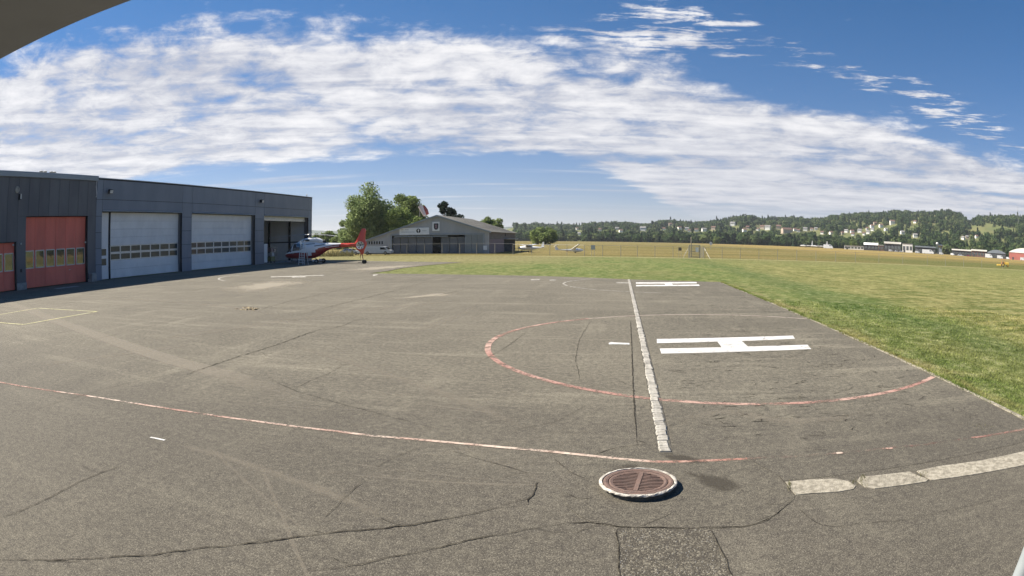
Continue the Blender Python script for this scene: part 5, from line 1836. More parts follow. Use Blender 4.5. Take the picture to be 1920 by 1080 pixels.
for k in range(4):
    xx = xd0 + (xs0 - xd0) * (k + 0.5) / 4
    MB().box(xx - 0.12, xx + 0.12, FY + 9.0, FY + 9.25, 0.021, roof_z(xx) - 0.1).build('hall_column', 'steelgrey2', oh)
MB().box(xd0 + 0.5, xs0 - 3.8, FY - 0.02, FY + 0.1, zd - 0.35, zd - 0.14).build('door_beam', 'gutter', oh)


# banner, emblem board, notice
def board(name, p0, p1, mat, parent, dy=0.12, t=0.05):
    a, b = PY(*p0, FY), PY(*p1, FY)
    return MB().box(a[0], b[0], FY - dy - t, FY - dy, b[2], a[2]).build(name, mat, parent)


ban = thing('banner_sign', 'long white banner with grey print and round black emblem on the gable', 'sign', (*PY(777, 438, FY - 0.2)[:2], PY(777, 438, FY)[2]))
board('board', (749.5, 427.5), (805, 439.5), 'signwhite', ban)
rg = random.Random(4)


def print_line(px0, px1, py, hpx, parent, dy=0.18):
    """Lettering too small to read in the photograph: a row of short grey strokes."""
    x = px0
    mb = MB()
    while x < px1:
        w = rg.uniform(0.5, 1.3)
        a, b = PY(x, py, FY), PY(min(x + w, px1), py + hpx, FY)
        mb.box(a[0], b[0], FY - dy, FY - dy + 0.004, b[2], a[2])
        x += w + rg.uniform(0.25, 0.6)
    tag(mb.build('print', 'signgrey', parent), kind='stuff')


print_line(752, 757, 430.2, 1.3, ban)
print_line(760, 767, 430.2, 1.3, ban)
print_line(752, 778, 434.4, 1.4, ban)
print_line(792, 800.5, 432.1, 1.1, ban)
c_ = PY(785, 432.8, FY)
MB().lathe([(0.0, 0.0), (0.47, 0.0)], (c_[0], FY - 0.181, c_[2]), 'y', 28).build('emblem_disc', 'signblack', ban)
MB().poly([(c_[0] + x, FY - 0.185, c_[2] + z) for x, z in ((-0.05, -0.44), (0.05, -0.44), (0.08, -0.1), (0.17, 0.08), (0.15, 0.27), (0.02, 0.33), (-0.13, 0.27), (-0.18, 0.08), (-0.08, -0.1))]).build('emblem_figure', 'signwhite', ban)
em = thing('emblem_sign', 'white board with dark shield emblem near the gable top', 'sign', (*PY(818, 433, FY - 0.2)[:2], PY(818, 433, FY)[2]))
board('board', (811, 416), (824.5, 433), 'signwhite', em)
c_ = PY(818, 424.5, FY)
MB().poly([(c_[0] + x, FY - 0.176, c_[2] + z) for x, z in ((-0.5, 0.55), (-0.36, 0.64), (0.4, 0.64), (0.52, 0.55), (0.5, -0.3), (0.34, -0.62), (0.0, -0.72), (-0.32, -0.62), (-0.48, -0.3))]).build('shield', 'signblack', em)
MB().poly([(c_[0] + x, FY - 0.18, c_[2] + z) for x, z in ((-0.22, 0.38), (0.2, 0.4), (0.26, 0.1), (0.16, -0.05), (0.26, -0.2), (0.14, -0.42), (-0.12, -0.44), (-0.24, -0.22), (-0.1, -0.02), (-0.26, 0.14))]).build('shield_charge', 'signplum', em)
tag(board('notice_board', (906.5, 460.5), (913.5, 468.5), 'signwhite', None), 'small white notice beside the sliding door', 'notice')
c_ = PY(772, 421.3, FY)
MB().lathe([(0.0, -0.2), (0.14, -0.18), (0.16, -0.08), (0.1, 0.0)], (c_[0], FY - 0.08, c_[2]), 'y', 12).build('gable_lamp', 'lampglass', oh)
# boards and shed on the side wall
for k in range(12):
    y0 = FY + 0.6 + k * (FD * 0.5 - 0.6) / 12
    MB().box(XR_ + 0.01, XR_ + 0.07, y0, y0 + (FD * 0.5 - 0.6) / 12 - 0.04, 0.02, 2.95).build('side_board', 'pinkwood', oh)
MB().box(XR_ + 0.005, XR_ + 0.05, FY + FD * 0.52, FY + FD - 0.3, 0.02, 2.8).build('side_opening_shade', 'shadow_gap', oh)  # near-black slab on the uncut wall, painted shade of an opening
MB().box(XR_ + 0.003, XR_ + 0.9, FY + FD * 0.5, FY + FD - 0.1, 2.95, 3.1).build('side_canopy', 'gutter', oh)
MB().lathe([(0.0, 0.0), (0.35, 0.0), (0.35, 0.12), (0.2, 0.15)], (XR_, FY + FD * 0.56, 4.0), 'x', 14).build('side_vent', 'black', oh)
MB().box(XL_ + 0.3, xd0 - 2.0, FY - 0.02, FY + 0.02, 2.1, 2.75).build('window_strip', 'pane', oh)

# ---------------------------------------------------------------- vehicles
def vehicle(name, label, cat, loc, rz, L, Wd, H, style, mat, group=None, detail=True):
    """Road vehicle from a side profile; nose towards +x."""
    t = thing(name, label, cat, loc, rz, group)
    r = 0.33 if style == 'car' else 0.36
    if style == 'van':
        low = [(-L / 2, 0.35), (-L / 2, H * 0.93), (-L / 2 + 0.12, H), (L * 0.20, H), (L * 0.30, H * 0.95), (L * 0.405, H * 0.60), (L * 0.485, H * 0.50), (L / 2, H * 0.36), (L / 2, 0.35)]
        side_gl = [[(L * 0.13, H * 0.62), (L * 0.13, H * 0.88), (L * 0.27, H * 0.87), (L * 0.355, H * 0.62)]]
        ws = [(L * 0.312, H * 0.92), (L * 0.402, H * 0.62)]
    else:
        low = [(-L / 2, 0.32), (-L / 2 - 0.02, 0.62), (-L * 0.46, 0.86), (-L * 0.40, 0.92), (-L * 0.27, H * 0.97), (-L * 0.1, H), (L * 0.06, H * 0.97), (L * 0.22, 0.92), (L * 0.43, 0.76), (L / 2, 0.6), (L / 2, 0.32)]
        side_gl = [[(-L * 0.33, 0.93), (-L * 0.25, H * 0.93), (-L * 0.06, H * 0.95), (-L * 0.06, 0.92)], [(-L * 0.04, 0.92), (-L * 0.04, H * 0.95), (L * 0.05, H * 0.92), (L * 0.17, 0.91)]]
        ws = [(L * 0.075, H * 0.945), (L * 0.205, 0.945)]
    vs, fs = [], []
    nn = len(low)
    for y, q in ((-Wd / 2, 1.0), (Wd / 2, 1.0)):
        for (x, z) in low:
            tuck = 1.0 - 0.16 * max(0.0, (z - H * 0.55) / (H * 0.45)) if style == 'car' else 1.0 - 0.06 * max(0.0, (z - H * 0.55) / (H * 0.45))
            vs.append((x, y * tuck, z))
    fs = [tuple(range(nn - 1, -1, -1)), tuple(range(nn, 2 * nn))] + [(i, (i + 1) % nn, nn + (i + 1) % nn, nn + i) for i in range(nn)]
    MB().add(vs, fs).build('body', mat, t, 'local')
    for sd_ in (-1, 1):
        for g_ in side_gl:
            pts = []
            for (x, z) in g_:
                k = (0.16 if style == 'car' else 0.06) * max(0.0, (z - H * 0.55) / (H * 0.45))
                pts.append((x, sd_ * (Wd / 2 * (1 - k) + 0.004), z))
            MB().poly(pts).build('side_window', 'carglass', t, 'local', fix=False)
    k0, k1 = 0.84 if style == 'car' else 0.93, 0.95
    (xa, za), (xb, zb) = ws
    MB().poly([(xa + 0.02, -Wd / 2 * k0 + .06, za + .02), (xa + 0.02, Wd / 2 * k0 - .06, za + .02), (xb + 0.02, Wd / 2 * k1 - .08, zb + .02), (xb + 0.02, -Wd / 2 * k1 + .08, zb + .02)]).build('windscreen', 'carglass', t, 'local', fix=False)
    if style == 'car':
        MB().poly([(-L * 0.405, -Wd * .36, 0.94), (-L * 0.405, Wd * .36, 0.94), (-L * 0.285, Wd * .33, H * 0.945), (-L * 0.285, -Wd * .33, H * 0.945)]).build('rear_window', 'carglass', t, 'local', fix=False)
    for sx in (-0.31, 0.31):
        for sd_ in (-1, 1):
            w_ = MB().lathe([(0.0, -0.11), (r - 0.03, -0.11), (r, -0.05), (r, 0.05), (r - 0.03, 0.11), (0.0, 0.11)], (L * sx, sd_ * (Wd / 2 - 0.08), r), 'y', 18).build('wheel', 'tyre', t, 'local', True)
            if detail:
                MB().lathe([(0.0, sd_ * 0.115), (r * 0.6, sd_ * 0.113)], (L * sx, sd_ * (Wd / 2 - 0.08), r), 'y', 14).build('rim', 'rim', w_, 'local')
    if detail:
        for sd_ in (-1, 1):
            MB().box(L / 2 - 0.1, L / 2 + 0.01, sd_ * Wd * 0.28, sd_ * Wd * 0.43, 0.62, 0.75).build('headlight', 'lampglass', t, 'local')
        MB().box(-L * 0.5 - 0.03, L * 0.5 + 0.03, -Wd / 2 + 0.05, Wd / 2 - 0.05, 0.26, 0.36).build('bumper', 'black', t, 'local')
    return t


vx0, vx1 = gx_at(682, 123), gx_at(735, 123)
vehicle('van', 'white panel van parked left of the old hangar', 'van', ((vx0 + vx1) / 2, 123, 0), R(3), vx1 - vx0, 2.0, px_h(462, 477.5, 708, 123), 'van', 'carwhite')
cx0, cx1 = gx_at(640, 125), gx_at(676, 125)
vehicle('car', 'white car mostly hidden behind the helicopter tail', 'car', ((cx0 + cx1) / 2, 125, 0), R(4), cx1 - cx0, 1.8, px_h(466, 477.5, 650, 125), 'car', 'carwhite')


# ---------------------------------------------------------------- light aircraft
def aircraft(name, label, loc, rz, L, span, mats, high=False, glider=False, bank=0.0, fin_top=1.4, group=None):
    """Fuselage along x (nose +), wings along y."""
    t = thing(name, label, 'aircraft', loc, rz, group)
    t.rotation_euler = (bank, 0, rz)
    bm_, wm_ = mats
    zc = 0.95 if not glider else 0.62
    tab = [(-0.5, 0.07, 0.10), (-0.3, 0.14, 0.20), (-0.05, 0.30, 0.42), (0.1, 0.40, 0.52), (0.3, 0.38, 0.45), (0.42, 0.28, 0.33), (0.5, 0.06, 0.08)]
    if glider:
        tab = [(-0.5, 0.06, 0.08), (-0.2, 0.10, 0.13), (0.1, 0.22, 0.30), (0.25, 0.30, 0.40), (0.38, 0.27, 0.34), (0.46, 0.16, 0.2), (0.5, 0.03, 0.04)]
    vs, fs = [], []
    st = np.linspace(-0.5, 0.5, 22)
    for s in st:
        hw, hh = interp(tab, s)
        zz_ = zc + (0.12 if s < 0 else 0.0) * min(1, -s * 2 if s < 0 else 0)
        for k in range(14):
            a = 2 * math.pi * k / 14
            vs.append((s * L, hw * math.cos(a), zz_ + hh * math.sin(a)))
    for i in range(len(st) - 1):
        for k in range(14):
            fs.append((i * 14 + k, i * 14 + (k + 1) % 14, (i + 1) * 14 + (k + 1) % 14, (i + 1) * 14 + k))
    fs += [tuple(range(13, -1, -1)), tuple((len(st) - 1) * 14 + k for k in range(14))]
    MB().add(vs, fs).build('fuselage', bm_, t, 'local', True)
    zw = zc + (0.5 if high else (-0.2 if not glider else 0.12))
    for sd_ in (-1, 1):
        y1 = sd_ * span / 2
        dz_ = span / 2 * 0.06
        c0, c1 = 0.75 if not glider else 0.45, 0.5 if not glider else 0.2
        xo = L * 0.12
        MB().prism([(xo + c0, sd_ * 0.2, zw), (xo - c0, sd_ * 0.2, zw), (xo - c1, y1, zw + dz_), (xo + c1 * 0.7, y1, zw + dz_)], (0, 0, 0.10)).build('wing', wm_[0] if sd_ < 0 else wm_[1], t, 'local')
    MB().prism([(-L * 0.5, 0, zc + 0.15), (-L * 0.38, 0, zc + 0.15), (-L * 0.44, 0, zc + fin_top), (-L * 0.5, 0, zc + fin_top)], (0, 0.06, 0)).build('tail_fin', bm_, t, 'local')
    zt_ = zc + (0.25 if not glider else fin_top)
    MB().prism([(-L * 0.5, -1.4, zt_), (-L * 0.41, -1.3, zt_), (-L * 0.41, 1.3, zt_), (-L * 0.5, 1.4, zt_)], (0, 0, 0.05)).build('stabiliser', bm_, t, 'local')
    cz = 0.45 if not glider else 0.3
    ct = [(0.12, 0.02, 0.02), (0.2, 0.26, 0.3), (0.28, 0.26, 0.28), (0.36, 0.05, 0.03)] if glider else [(-0.1, 0.02, 0.02), (0.0, 0.33, 0.45), (0.14, 0.36, 0.48), (0.26, 0.05, 0.05)]
    vs, fs = [], []
    cs_ = np.linspace(ct[0][0], ct[-1][0], 9)
    for s in cs_:
        hw, hh = interp(ct, s)
        for k in range(9):
            a = math.pi * k / 8
            vs.append((s * L, hw * math.cos(a), zc + cz * 0.6 + hh * math.sin(a)))
    for i in range(8):
        for k in range(8):
            fs.append((i * 9 + k, i * 9 + k + 1, (i + 1) * 9 + k + 1, (i + 1) * 9 + k))
    MB().add(vs, fs).build('canopy', 'gliderwhite' if glider else 'carglass', t, 'local', True)
    if glider:
        MB().lathe([(0.0, -0.05), (0.16, -0.05), (0.16, 0.05), (0.0, 0.05)], (L * 0.2, 0, 0.17), 'y', 14).build('wheel', 'tyre', t, 'local')
    else:
        for (x, y) in ((L * 0.36, 0), (L * 0.05, -0.9), (L * 0.05, 0.9)):
            MB().lathe([(0.0, -0.07), (0.2, -0.07), (0.2, 0.07), (0.0, 0.07)], (x, y, 0.2), 'y', 14).build('wheel', 'tyre', t, 'local')
            MB().tube([(x, y, 0.2), (x, y * 0.5, zc - 0.2)], 0.04, 6).build('gear_leg', 'galv', t, 'local')
        MB().lathe([(0.14, L * 0.49), (0.1, L * 0.51), (0.0, L * 0.53)], (0, 0, zc), 'x', 12).build('spinner', 'galv', t, 'local')
        MB().box(L * 0.505, L * 0.515, -0.06, 0.06, zc - 0.85, zc + 0.85).build('propeller', 'black', t, 'local')
    return t


def facing(px, ang):
    """Heading whose nose points to the right across the line of sight, turned by ang."""
    d = ray(px, 470)
    return math.atan2(d[1], d[0]) - math.pi / 2 + ang


aircraft('glider', 'white glider beyond the fence with one wing tilted up', PR(1068, 474, 139)[:2] + (0,), facing(1068, R(14)), 6.4, 11.0, ('gliderwhite', ('gliderwhite', 'wing_shade')), glider=True, fin_top=0.9, bank=R(-9))  # one wing dark red: its shaded side is put into the colour
aircraft('light_aircraft', 'white high wing aircraft parked behind the fence beside the hangar', PR(996, 474, 146)[:2] + (0,), facing(996, R(160)), 6.2, 9.0, ('gliderwhite', ('gliderwhite', 'gliderwhite')), high=True)
ip = (xd0 + (xs0 - xd0) * 0.61, FY + 5.2, 0.02)
aircraft('light_aircraft', 'small grey aircraft in the dark inside of the old hangar', ip, R(-80), 6.4, 8.5, ('signgrey', ('signgrey', 'signgrey')), high=True)

# windsock behind the hangar ridge
wy = 158.0
wb, wt = PY(799, 404, wy), PY(788, 384, wy)
sock = thing('windsock', 'limp red and white windsock hanging behind the hangar roof', 'windsock', (PY(787, 400, wy)[0], wy, 0))
MB().tube([(PY(787, 400, wy)[0], wy, 0), (PY(787, 400, wy)[0], wy, wt[2] + 0.4)], 0.09, 8).build('pole', 'galv', sock)
a0, a1 = Vector(PY(788, 386, wy)), Vector(PY(796.5, 404, wy))
for k in range(4):
    p, q = a0.lerp(a1, k / 4), a0.lerp(a1, (k + 1) / 4)
    MB().tube([p, q], [0.62 - 0.05 * k, 0.57 - 0.05 * k], 14).build('sock_band', 'sockwhite', sock, smooth=True)
p, q = Vector(PY(794, 387, wy + 1)), Vector(PY(802, 402, wy + 1))
MB().tube([p, (p + q) / 2, q], [0.45, 0.65, 0.4], 12).build('sock_fold', 'sockred', sock, smooth=True)

# ---------------------------------------------------------------- perimeter fence and gate
M['netting'], t_ = new_mat('chain_link')
mx_ = t_.n('ShaderNodeMixShader', {0: 0.05})
t_.t.links.new(t_.n('ShaderNodeBsdfTransparent').outputs[0], mx_.inputs[1])
t_.t.links.new(t_.n('ShaderNodeBsdfDiffuse', {'Color': (0.2, 0.2, 0.19)}).outputs[0], mx_.inputs[2])
finish(t_, mx_.outputs[0])


def fence(label, pts_px, Yf, H=2.1, net=True, mats=('galv',)):
    xs_ = [(gx_at(px, Yf(px)), Yf(px)) for px in pts_px]
    t = thing('chain_link_fence', label, 'fence', (xs_[0][0], xs_[0][1], 0))
    for x, y in xs_:
        MB().tube([(x, y, -0.1), (x, y, H)], 0.055 if mats[0] == 'concrete' else 0.042, 6).build('post', mats[0], t)
    for (x0, y0), (x1, y1) in zip(xs_, xs_[1:]):
        MB().tube([(x0, y0, H - 0.05), (x1, y1, H - 0.05)], 0.018, 4).build('wire', 'galv', t)
        if net:
            MB().poly([(x0, y0, 0.02), (x1, y1, 0.02), (x1, y1, H - 0.06), (x0, y0, H - 0.06)]).build('netting', 'netting', t, fix=False)
    return t


fence('chain link fence with pale posts before the old hangar', [730, 763, 796, 829, 862, 894, 928, 962], lambda p: 124.0, 2.15, True, ('concrete',))
fence('long chain link fence on the dry strip between hangar and gate', [962, 997, 1031, 1063, 1096, 1130, 1164, 1195, 1228, 1262, 1291], lambda p: 124.0 - (p - 962) / 134 * 9.6 if p < 1096 else 114.4, 2.0)
fence('thin chain link fence running from the gate across the meadow', [1322, 1354, 1388, 1423, 1458, 1494, 1530, 1567, 1604], lambda p: 114.4, 2.0)
fence('fence with thick dark posts before the terminal buildings', [1604, 1648, 1693, 1739, 1773, 1807, 1841, 1880, 1925], lambda p: 114.6, 2.0)

gt = thing('metal_gate', 'grey barred metal gate with white notice in the fence', 'gate', (*PY(1306, 483, 113.6)[:2], 0))
ga, gb = gx_at(1292.5, 113.6), gx_at(1312, 113.6)
zt_ = PY(1302, 459, 113.6)[2]
for x in (ga, gb):
    MB().tube([(x, 113.6, -0.1), (x, 113.6, zt_)], 0.08, 8).build('post', 'galv', gt)
for z in (0.15, zt_ * 0.5, zt_ - 0.08):
    MB().tube([(ga, 113.6, z), (gb, 113.6, z)], 0.055, 6).build('rail', 'galv', gt)
nb = 12
for k in range(1, nb):
    x = ga + (gb - ga) * k / nb
    MB().tube([(x, 113.6, 0.15), (x, 113.6, zt_ - 0.08)], 0.028, 5).build('bar', 'galv', gt)
gc = gx_at(1319.5, 114.6)
MB().tube([(gc, 114.6, -0.1), (gc, 114.6, zt_ - 0.2)], 0.07, 8).build('post', 'galv', gt)
for k in range(1, 6):
    f_ = k / 6
    MB().tube([(gb + (gc - gb) * f_, 113.6 + f_, 0.1), (gb + (gc - gb) * f_, 113.6 + f_, zt_ - 0.3)], 0.035, 5).build('bar', 'galv', gt)
MB().tube([(gx_at(1290, 114), 114, 1.6), (gx_at(1281, 113), 113, 0.0)], 0.035, 6).build('brace', 'galv', gt)
MB().tube([(gx_at(1321, 114), 114, 1.7), (gx_at(1331, 112), 112, -0.02)], 0.035, 6).build('brace', 'galv', gt)
a, b = PY(1304.3, 463.8, 113.45), PY(1309.8, 472.8, 113.45)
MB().box(a[0], b[0], 113.42, 113.45, b[2], a[2]).build('notice', 'signwhite', gt)
x = gx_at(1296, 118)
ps = thing('marker_post', 'slim pale post standing behind the metal gate', 'post', (x, 118, 0))
MB().tube([(x, 118, -0.1), (x, 118, PY(1296, 446.5, 118)[2])], 0.085, 8).build('shaft', 'concrete', ps)
MB().lathe([(0.11, PY(1296, 446.5, 118)[2]), (0.11, PY(1296, 446, 118)[2] + 0.08), (0.0, PY(1296, 446, 118)[2] + 0.12)], (x, 118, 0), n=8).build('cap', 'concrete', ps)


def small_sign(label, px, y0, y1, w, Y, mat):
    x = gx_at(px, Y)
    t = thing('field_sign', label, 'sign', (x, Y, 0))
    a, b = PY(px, y0, Y)[2], PY(px, y1, Y)[2]
    MB().box(x - w / 2, x + w / 2, Y - 0.03, Y, b, a).build('board', mat, t)
    for s in (-0.35, 0.35):
        MB().tube([(x + s * w, Y + 0.03, -0.1), (x + s * w, Y + 0.03, a - 0.02)], 0.03, 5).build('post', 'galv', t)
    return t


small_sign('grey board hung low on the fence beside the glider', 1112, 460, 468, 0.75, 113.9, 'signgrey')
small_sign('dark small board on the fence before the gate', 1275, 464, 470, 0.6, 113.9, 'brownwood')
x = gx_at(1333, 240)
ws_ = thing('runway_marker', 'round white marker board on the far hay field', 'marker', (x, 240, 0))
zc_ = PY(1333, 456.5, 240)[2]
MB().lathe([(0.0, 0), (0.62, 0), (0.62, 0.08), (0.0, 0.08)], (x, 240, zc_), 'y', 20).build('disc', 'signwhite', ws_)
MB().tube([(x, 240.15, -0.1), (x, 240.15, zc_)], 0.06, 6).build('post', 'galv', ws_)

# yellow mower tractor on the meadow at the far side of the fence
yx, yy = PG(1884, 497.6)[:2]
yx, yy = yx * 0.86, yy * 0.86
yt = thing('mower_tractor', 'yellow mowing tractor with low deck on the meadow', 'tractor', (yx, yy, 0), facing(1884, R(10)))
MB().cham(-0.2, 1.5, -0.45, 0.45, 0.65, 1.25, 0.12).build('bonnet', 'yellowpaint', yt, 'local')
MB().cham(-1.3, -0.2, -0.6, 0.6, 0.6, 1.1, 0.08).build('body', 'orangepaint', yt, 'local')
for x in (-1.2, -0.3):
    for y in (-0.5, 0.5):
        MB().tube([(x, y, 1.05), (x + 0.08, y * 0.9, 2.0)], 0.04, 6).build('cab_post', 'orangepaint', yt, 'local')
MB().cham(-1.35, -0.1, -0.6, 0.6, 2.0, 2.14, 0.05).build('cab_roof', 'orangepaint', yt, 'local')
MB().box(-1.0, -0.5, -0.25, 0.25, 1.1, 1.3).build('seat', 'black', yt, 'local')
for x, r, y in ((-0.85, 0.55, 0.72), (1.1, 0.36, 0.6)):
    for s in (-1, 1):
        w_ = MB().lathe([(0.0, -0.14), (r - 0.05, -0.14), (r, -0.06), (r, 0.06), (r - 0.05, 0.14), (0.0, 0.14)], (x, s * y, r), 'y', 18).build('wheel', 'tyre', yt, 'local', True)
        MB().lathe([(0.0, s * 0.145), (r * 0.55, s * 0.142)], (x, s * y, r), 'y', 12).build('rim', 'yellowpaint', w_, 'local')
MB().cham(-3.0, -1.5, -0.8, 0.8, 0.25, 0.62, 0.08).build('mower_deck', 'yellowpaint', yt, 'local')
MB().tube([(-1.5, 0, 0.5), (-1.2, 0, 0.7)], 0.06, 6).build('hitch', 'black', yt, 'local')

# ---------------------------------------------------------------- hills, woods, village, terminal
SKY_PX = [(560, 447), (880, 447), (930, 436), (950, 429), (965, 426), (1000, 427), (1050, 430), (1090, 427), (1115, 423), (1140, 424), (1165, 423), (1200, 426), (1215, 428), (1230, 423), (1265, 419), (1285, 423), (1300, 424),
          (1340, 419), (1360, 417), (1380, 412), (1400, 410), (1430, 417), (1440, 416), (1460, 414), (1490, 413), (1505, 415), (1520, 418), (1560, 413), (1600, 406), (1640, 405), (1665, 403), (1685, 400), (1700, 405), (1720, 404),
          (1750, 403), (1780, 403), (1800, 406), (1808, 413), (1816, 420), (1826, 416), (1845, 411), (1880, 411), (1920, 413), (1990, 416)]
_sk = np.array([(math.atan2(ray(*p)[0], ray(*p)[1]), math.asin(ray(*p)[2])) for p in SKY_PX])
R0, R1, R2 = 900.0, 2000.0, 2900.0


def hill_h(az, r):
    el = np.interp(az, _sk[:, 0], _sk[:, 1])
    H = np.maximum(CAM_H + R1 * np.tan(el), 0.0)
    r0 = np.interp(az, [R(0), R(25), R(45)], [930.0, 860.0, 760.0])
    t = np.clip((r - r0) / (R1 - r0), 0, 1)
    up = H * (0.35 * t + 0.65 * (t * t * (3 - 2 * t)))
    bump = 2.5 * np.sin(az * 61 + r * 0.006) * np.sin(r * 0.011 + az * 23) * np.clip(t * 3, 0, 1) * np.clip(4 * (1 - t), 0, 1)
    back = np.clip((r - R1) / (R2 - R1), 0, 1)
    return (up + bump) * (1 - 0.8 * back) - 0.5


AZ = np.radians(np.arange(-12, 62, 0.35))
RR = np.concatenate([np.linspace(700, R1, 46), np.linspace(R1 + 60, R2, 8)])
g_az, g_r = np.meshgrid(AZ, RR, indexing='ij')
g_h = hill_h(g_az, g_r)
vs = np.stack([g_r * np.sin(g_az), g_r * np.cos(g_az), g_h], -1).reshape(-1, 3)
na, nr = len(AZ), len(RR)
fs = [(i * nr + j, i * nr + j + 1, (i + 1) * nr + j + 1, (i + 1) * nr + j) for i in range(na - 1) for j in range(nr - 1)]
M['hillgrass'] = pm('hill_meadow', (0.115, 0.135, 0.05), (0.16, 0.155, 0.065), 0.008, 1.0, spec=0.1)
mb = MB()
mb.v, mb.f, mb.mi = [tuple(v) for v in vs], [tuple(reversed(f)) for f in fs], [0] * len(fs)
tag(mb.build('hill', 'hillgrass', fix=False, smooth=True), 'wooded hill with meadows and a village beyond the airfield', 'hill', kind='structure')
# low blue hills much farther away
M['farhill'] = pm('distant_woods', (0.035, 0.055, 0.025), (0.07, 0.085, 0.035), 0.004, 1.0, spec=0.1)
vs, fs = [], []
fa = np.radians(np.arange(-75, 70, 0.5))
rng_ = np.random.default_rng(5)
for a in fa:
    hh = 118 + 22 * math.sin(a * 9 + 1) + 10 * math.sin(a * 31) + 5 * math.sin(a * 77 + 2)
    for r, f in ((5200, 0.0), (5700, 0.55), (6200, 1.0), (7200, 0.2)):
        vs.append((r * math.sin(a), r * math.cos(a), hh * f - 1 + (rng_.normal(0, 2.0) if f > 0.5 else 0)))
for i in range(len(fa) - 1):
    for j in range(3):
        fs.append((i * 4 + j, (i + 1) * 4 + j, (i + 1) * 4 + j + 1, i * 4 + j + 1))
tag(MB().add(vs, fs).build('distant_hills', 'farhill', smooth=True), 'low blue hills on the horizon past the hangar corner', 'hill', kind='structure')

# village houses: (pixel x, pixel y of the middle, width in pixels, wall tone, roof tone)
HOUSES = [(1082, 429, 5, 0, 0), (1086, 439, 5, 0, 1), (1125, 431, 5, 0, 0), (1157, 429, 6, 0, 1), (1164, 433.5, 6, 0, 0), (1206, 431, 10, 0, 1), (1245, 429.5, 5, 0, 0), (1257, 421, 6, 1, 0), (1274, 428, 6, 0, 0), (1288, 430, 7, 0, 1),
          (1292, 433, 5, 0, 0), (1306, 432.5, 7, 0, 0), (1320, 432, 8, 0, 1), (1338, 429, 8, 1, 0), (1374, 421.5, 9, 0, 1), (1396, 432.5, 7, 0, 0), (1402, 427, 6, 1, 0), (1421, 430.5, 5, 0, 0), (1430, 428, 9, 1, 0), (1440, 429, 10, 0, 1),
          (1460, 427.5, 9, 1, 0), (1475, 435, 20, 1, 0), (1490, 431, 6, 0, 0), (1497, 433, 6, 0, 0), (1510, 431, 8, 0, 1), (1522, 430.5, 6, 0, 0), (1530, 429.5, 6, 0, 1), (1542, 437, 6, 0, 0), (1558, 437.5, 6, 0, 0), (1579, 438, 5, 1, 0), (1587, 434, 7, 0, 1),
          (1598, 435, 7, 0, 0), (1599, 440, 6, 0, 0), (1612, 434, 8, 0, 1), (1620, 439, 5, 0, 0), (1626, 429.5, 5, 0, 0), (1628, 436.5, 7, 0, 1), (1635, 425, 7, 0, 0), (1636, 431, 6, 0, 1), (1641, 420, 7, 1, 0), (1652, 424.5, 8, 0, 0), (1661, 431, 6, 0, 1),
          (1673, 419, 10, 0, 0), (1692, 437.5, 8, 0, 1), (1716, 416.5, 6, 0, 0), (1716, 443.5, 9, 0, 1), (1806, 447.5, 7, 0, 1), (1813, 445.5, 6, 1, 1), (1831, 444.5, 6, 0, 0)]
M['housewhite'] = pm('house_render_white', (0.82, 0.80, 0.76), (0.76, 0.74, 0.7), 0.2, 0.9)
M['housecream'] = pm('house_render_cream', (0.46, 0.38, 0.30), (0.4, 0.33, 0.26), 0.2, 0.9)
M['roofbrown'] = pm('tile_roof_brown', (0.17, 0.095, 0.07), (0.13, 0.075, 0.058), 0.5, 0.9)
M['roofpale'] = pm('slate_roof_grey', (0.24, 0.23, 0.22), (0.19, 0.18, 0.175), 0.5, 0.8)
house_spots = []
ORD = ['first', 'second', 'third', 'fourth', 'fifth', 'sixth', 'seventh', 'eighth', 'ninth', 'tenth', 'eleventh', 'twelfth', 'thirteenth', 'fourteenth', 'fifteenth', 'sixteenth', 'seventeenth', 'eighteenth', 'nineteenth', 'twentieth']
tens = {2: 'twenty', 3: 'thirty', 4: 'forty'}


def ordinal(n):
    if n <= 20:
        return ORD[n - 1]
    return tens[n // 10] + ('-' + ORD[n % 10 - 1] if n % 10 else '') if n % 10 else {30: 'thirtieth', 40: 'fortieth'}[n]


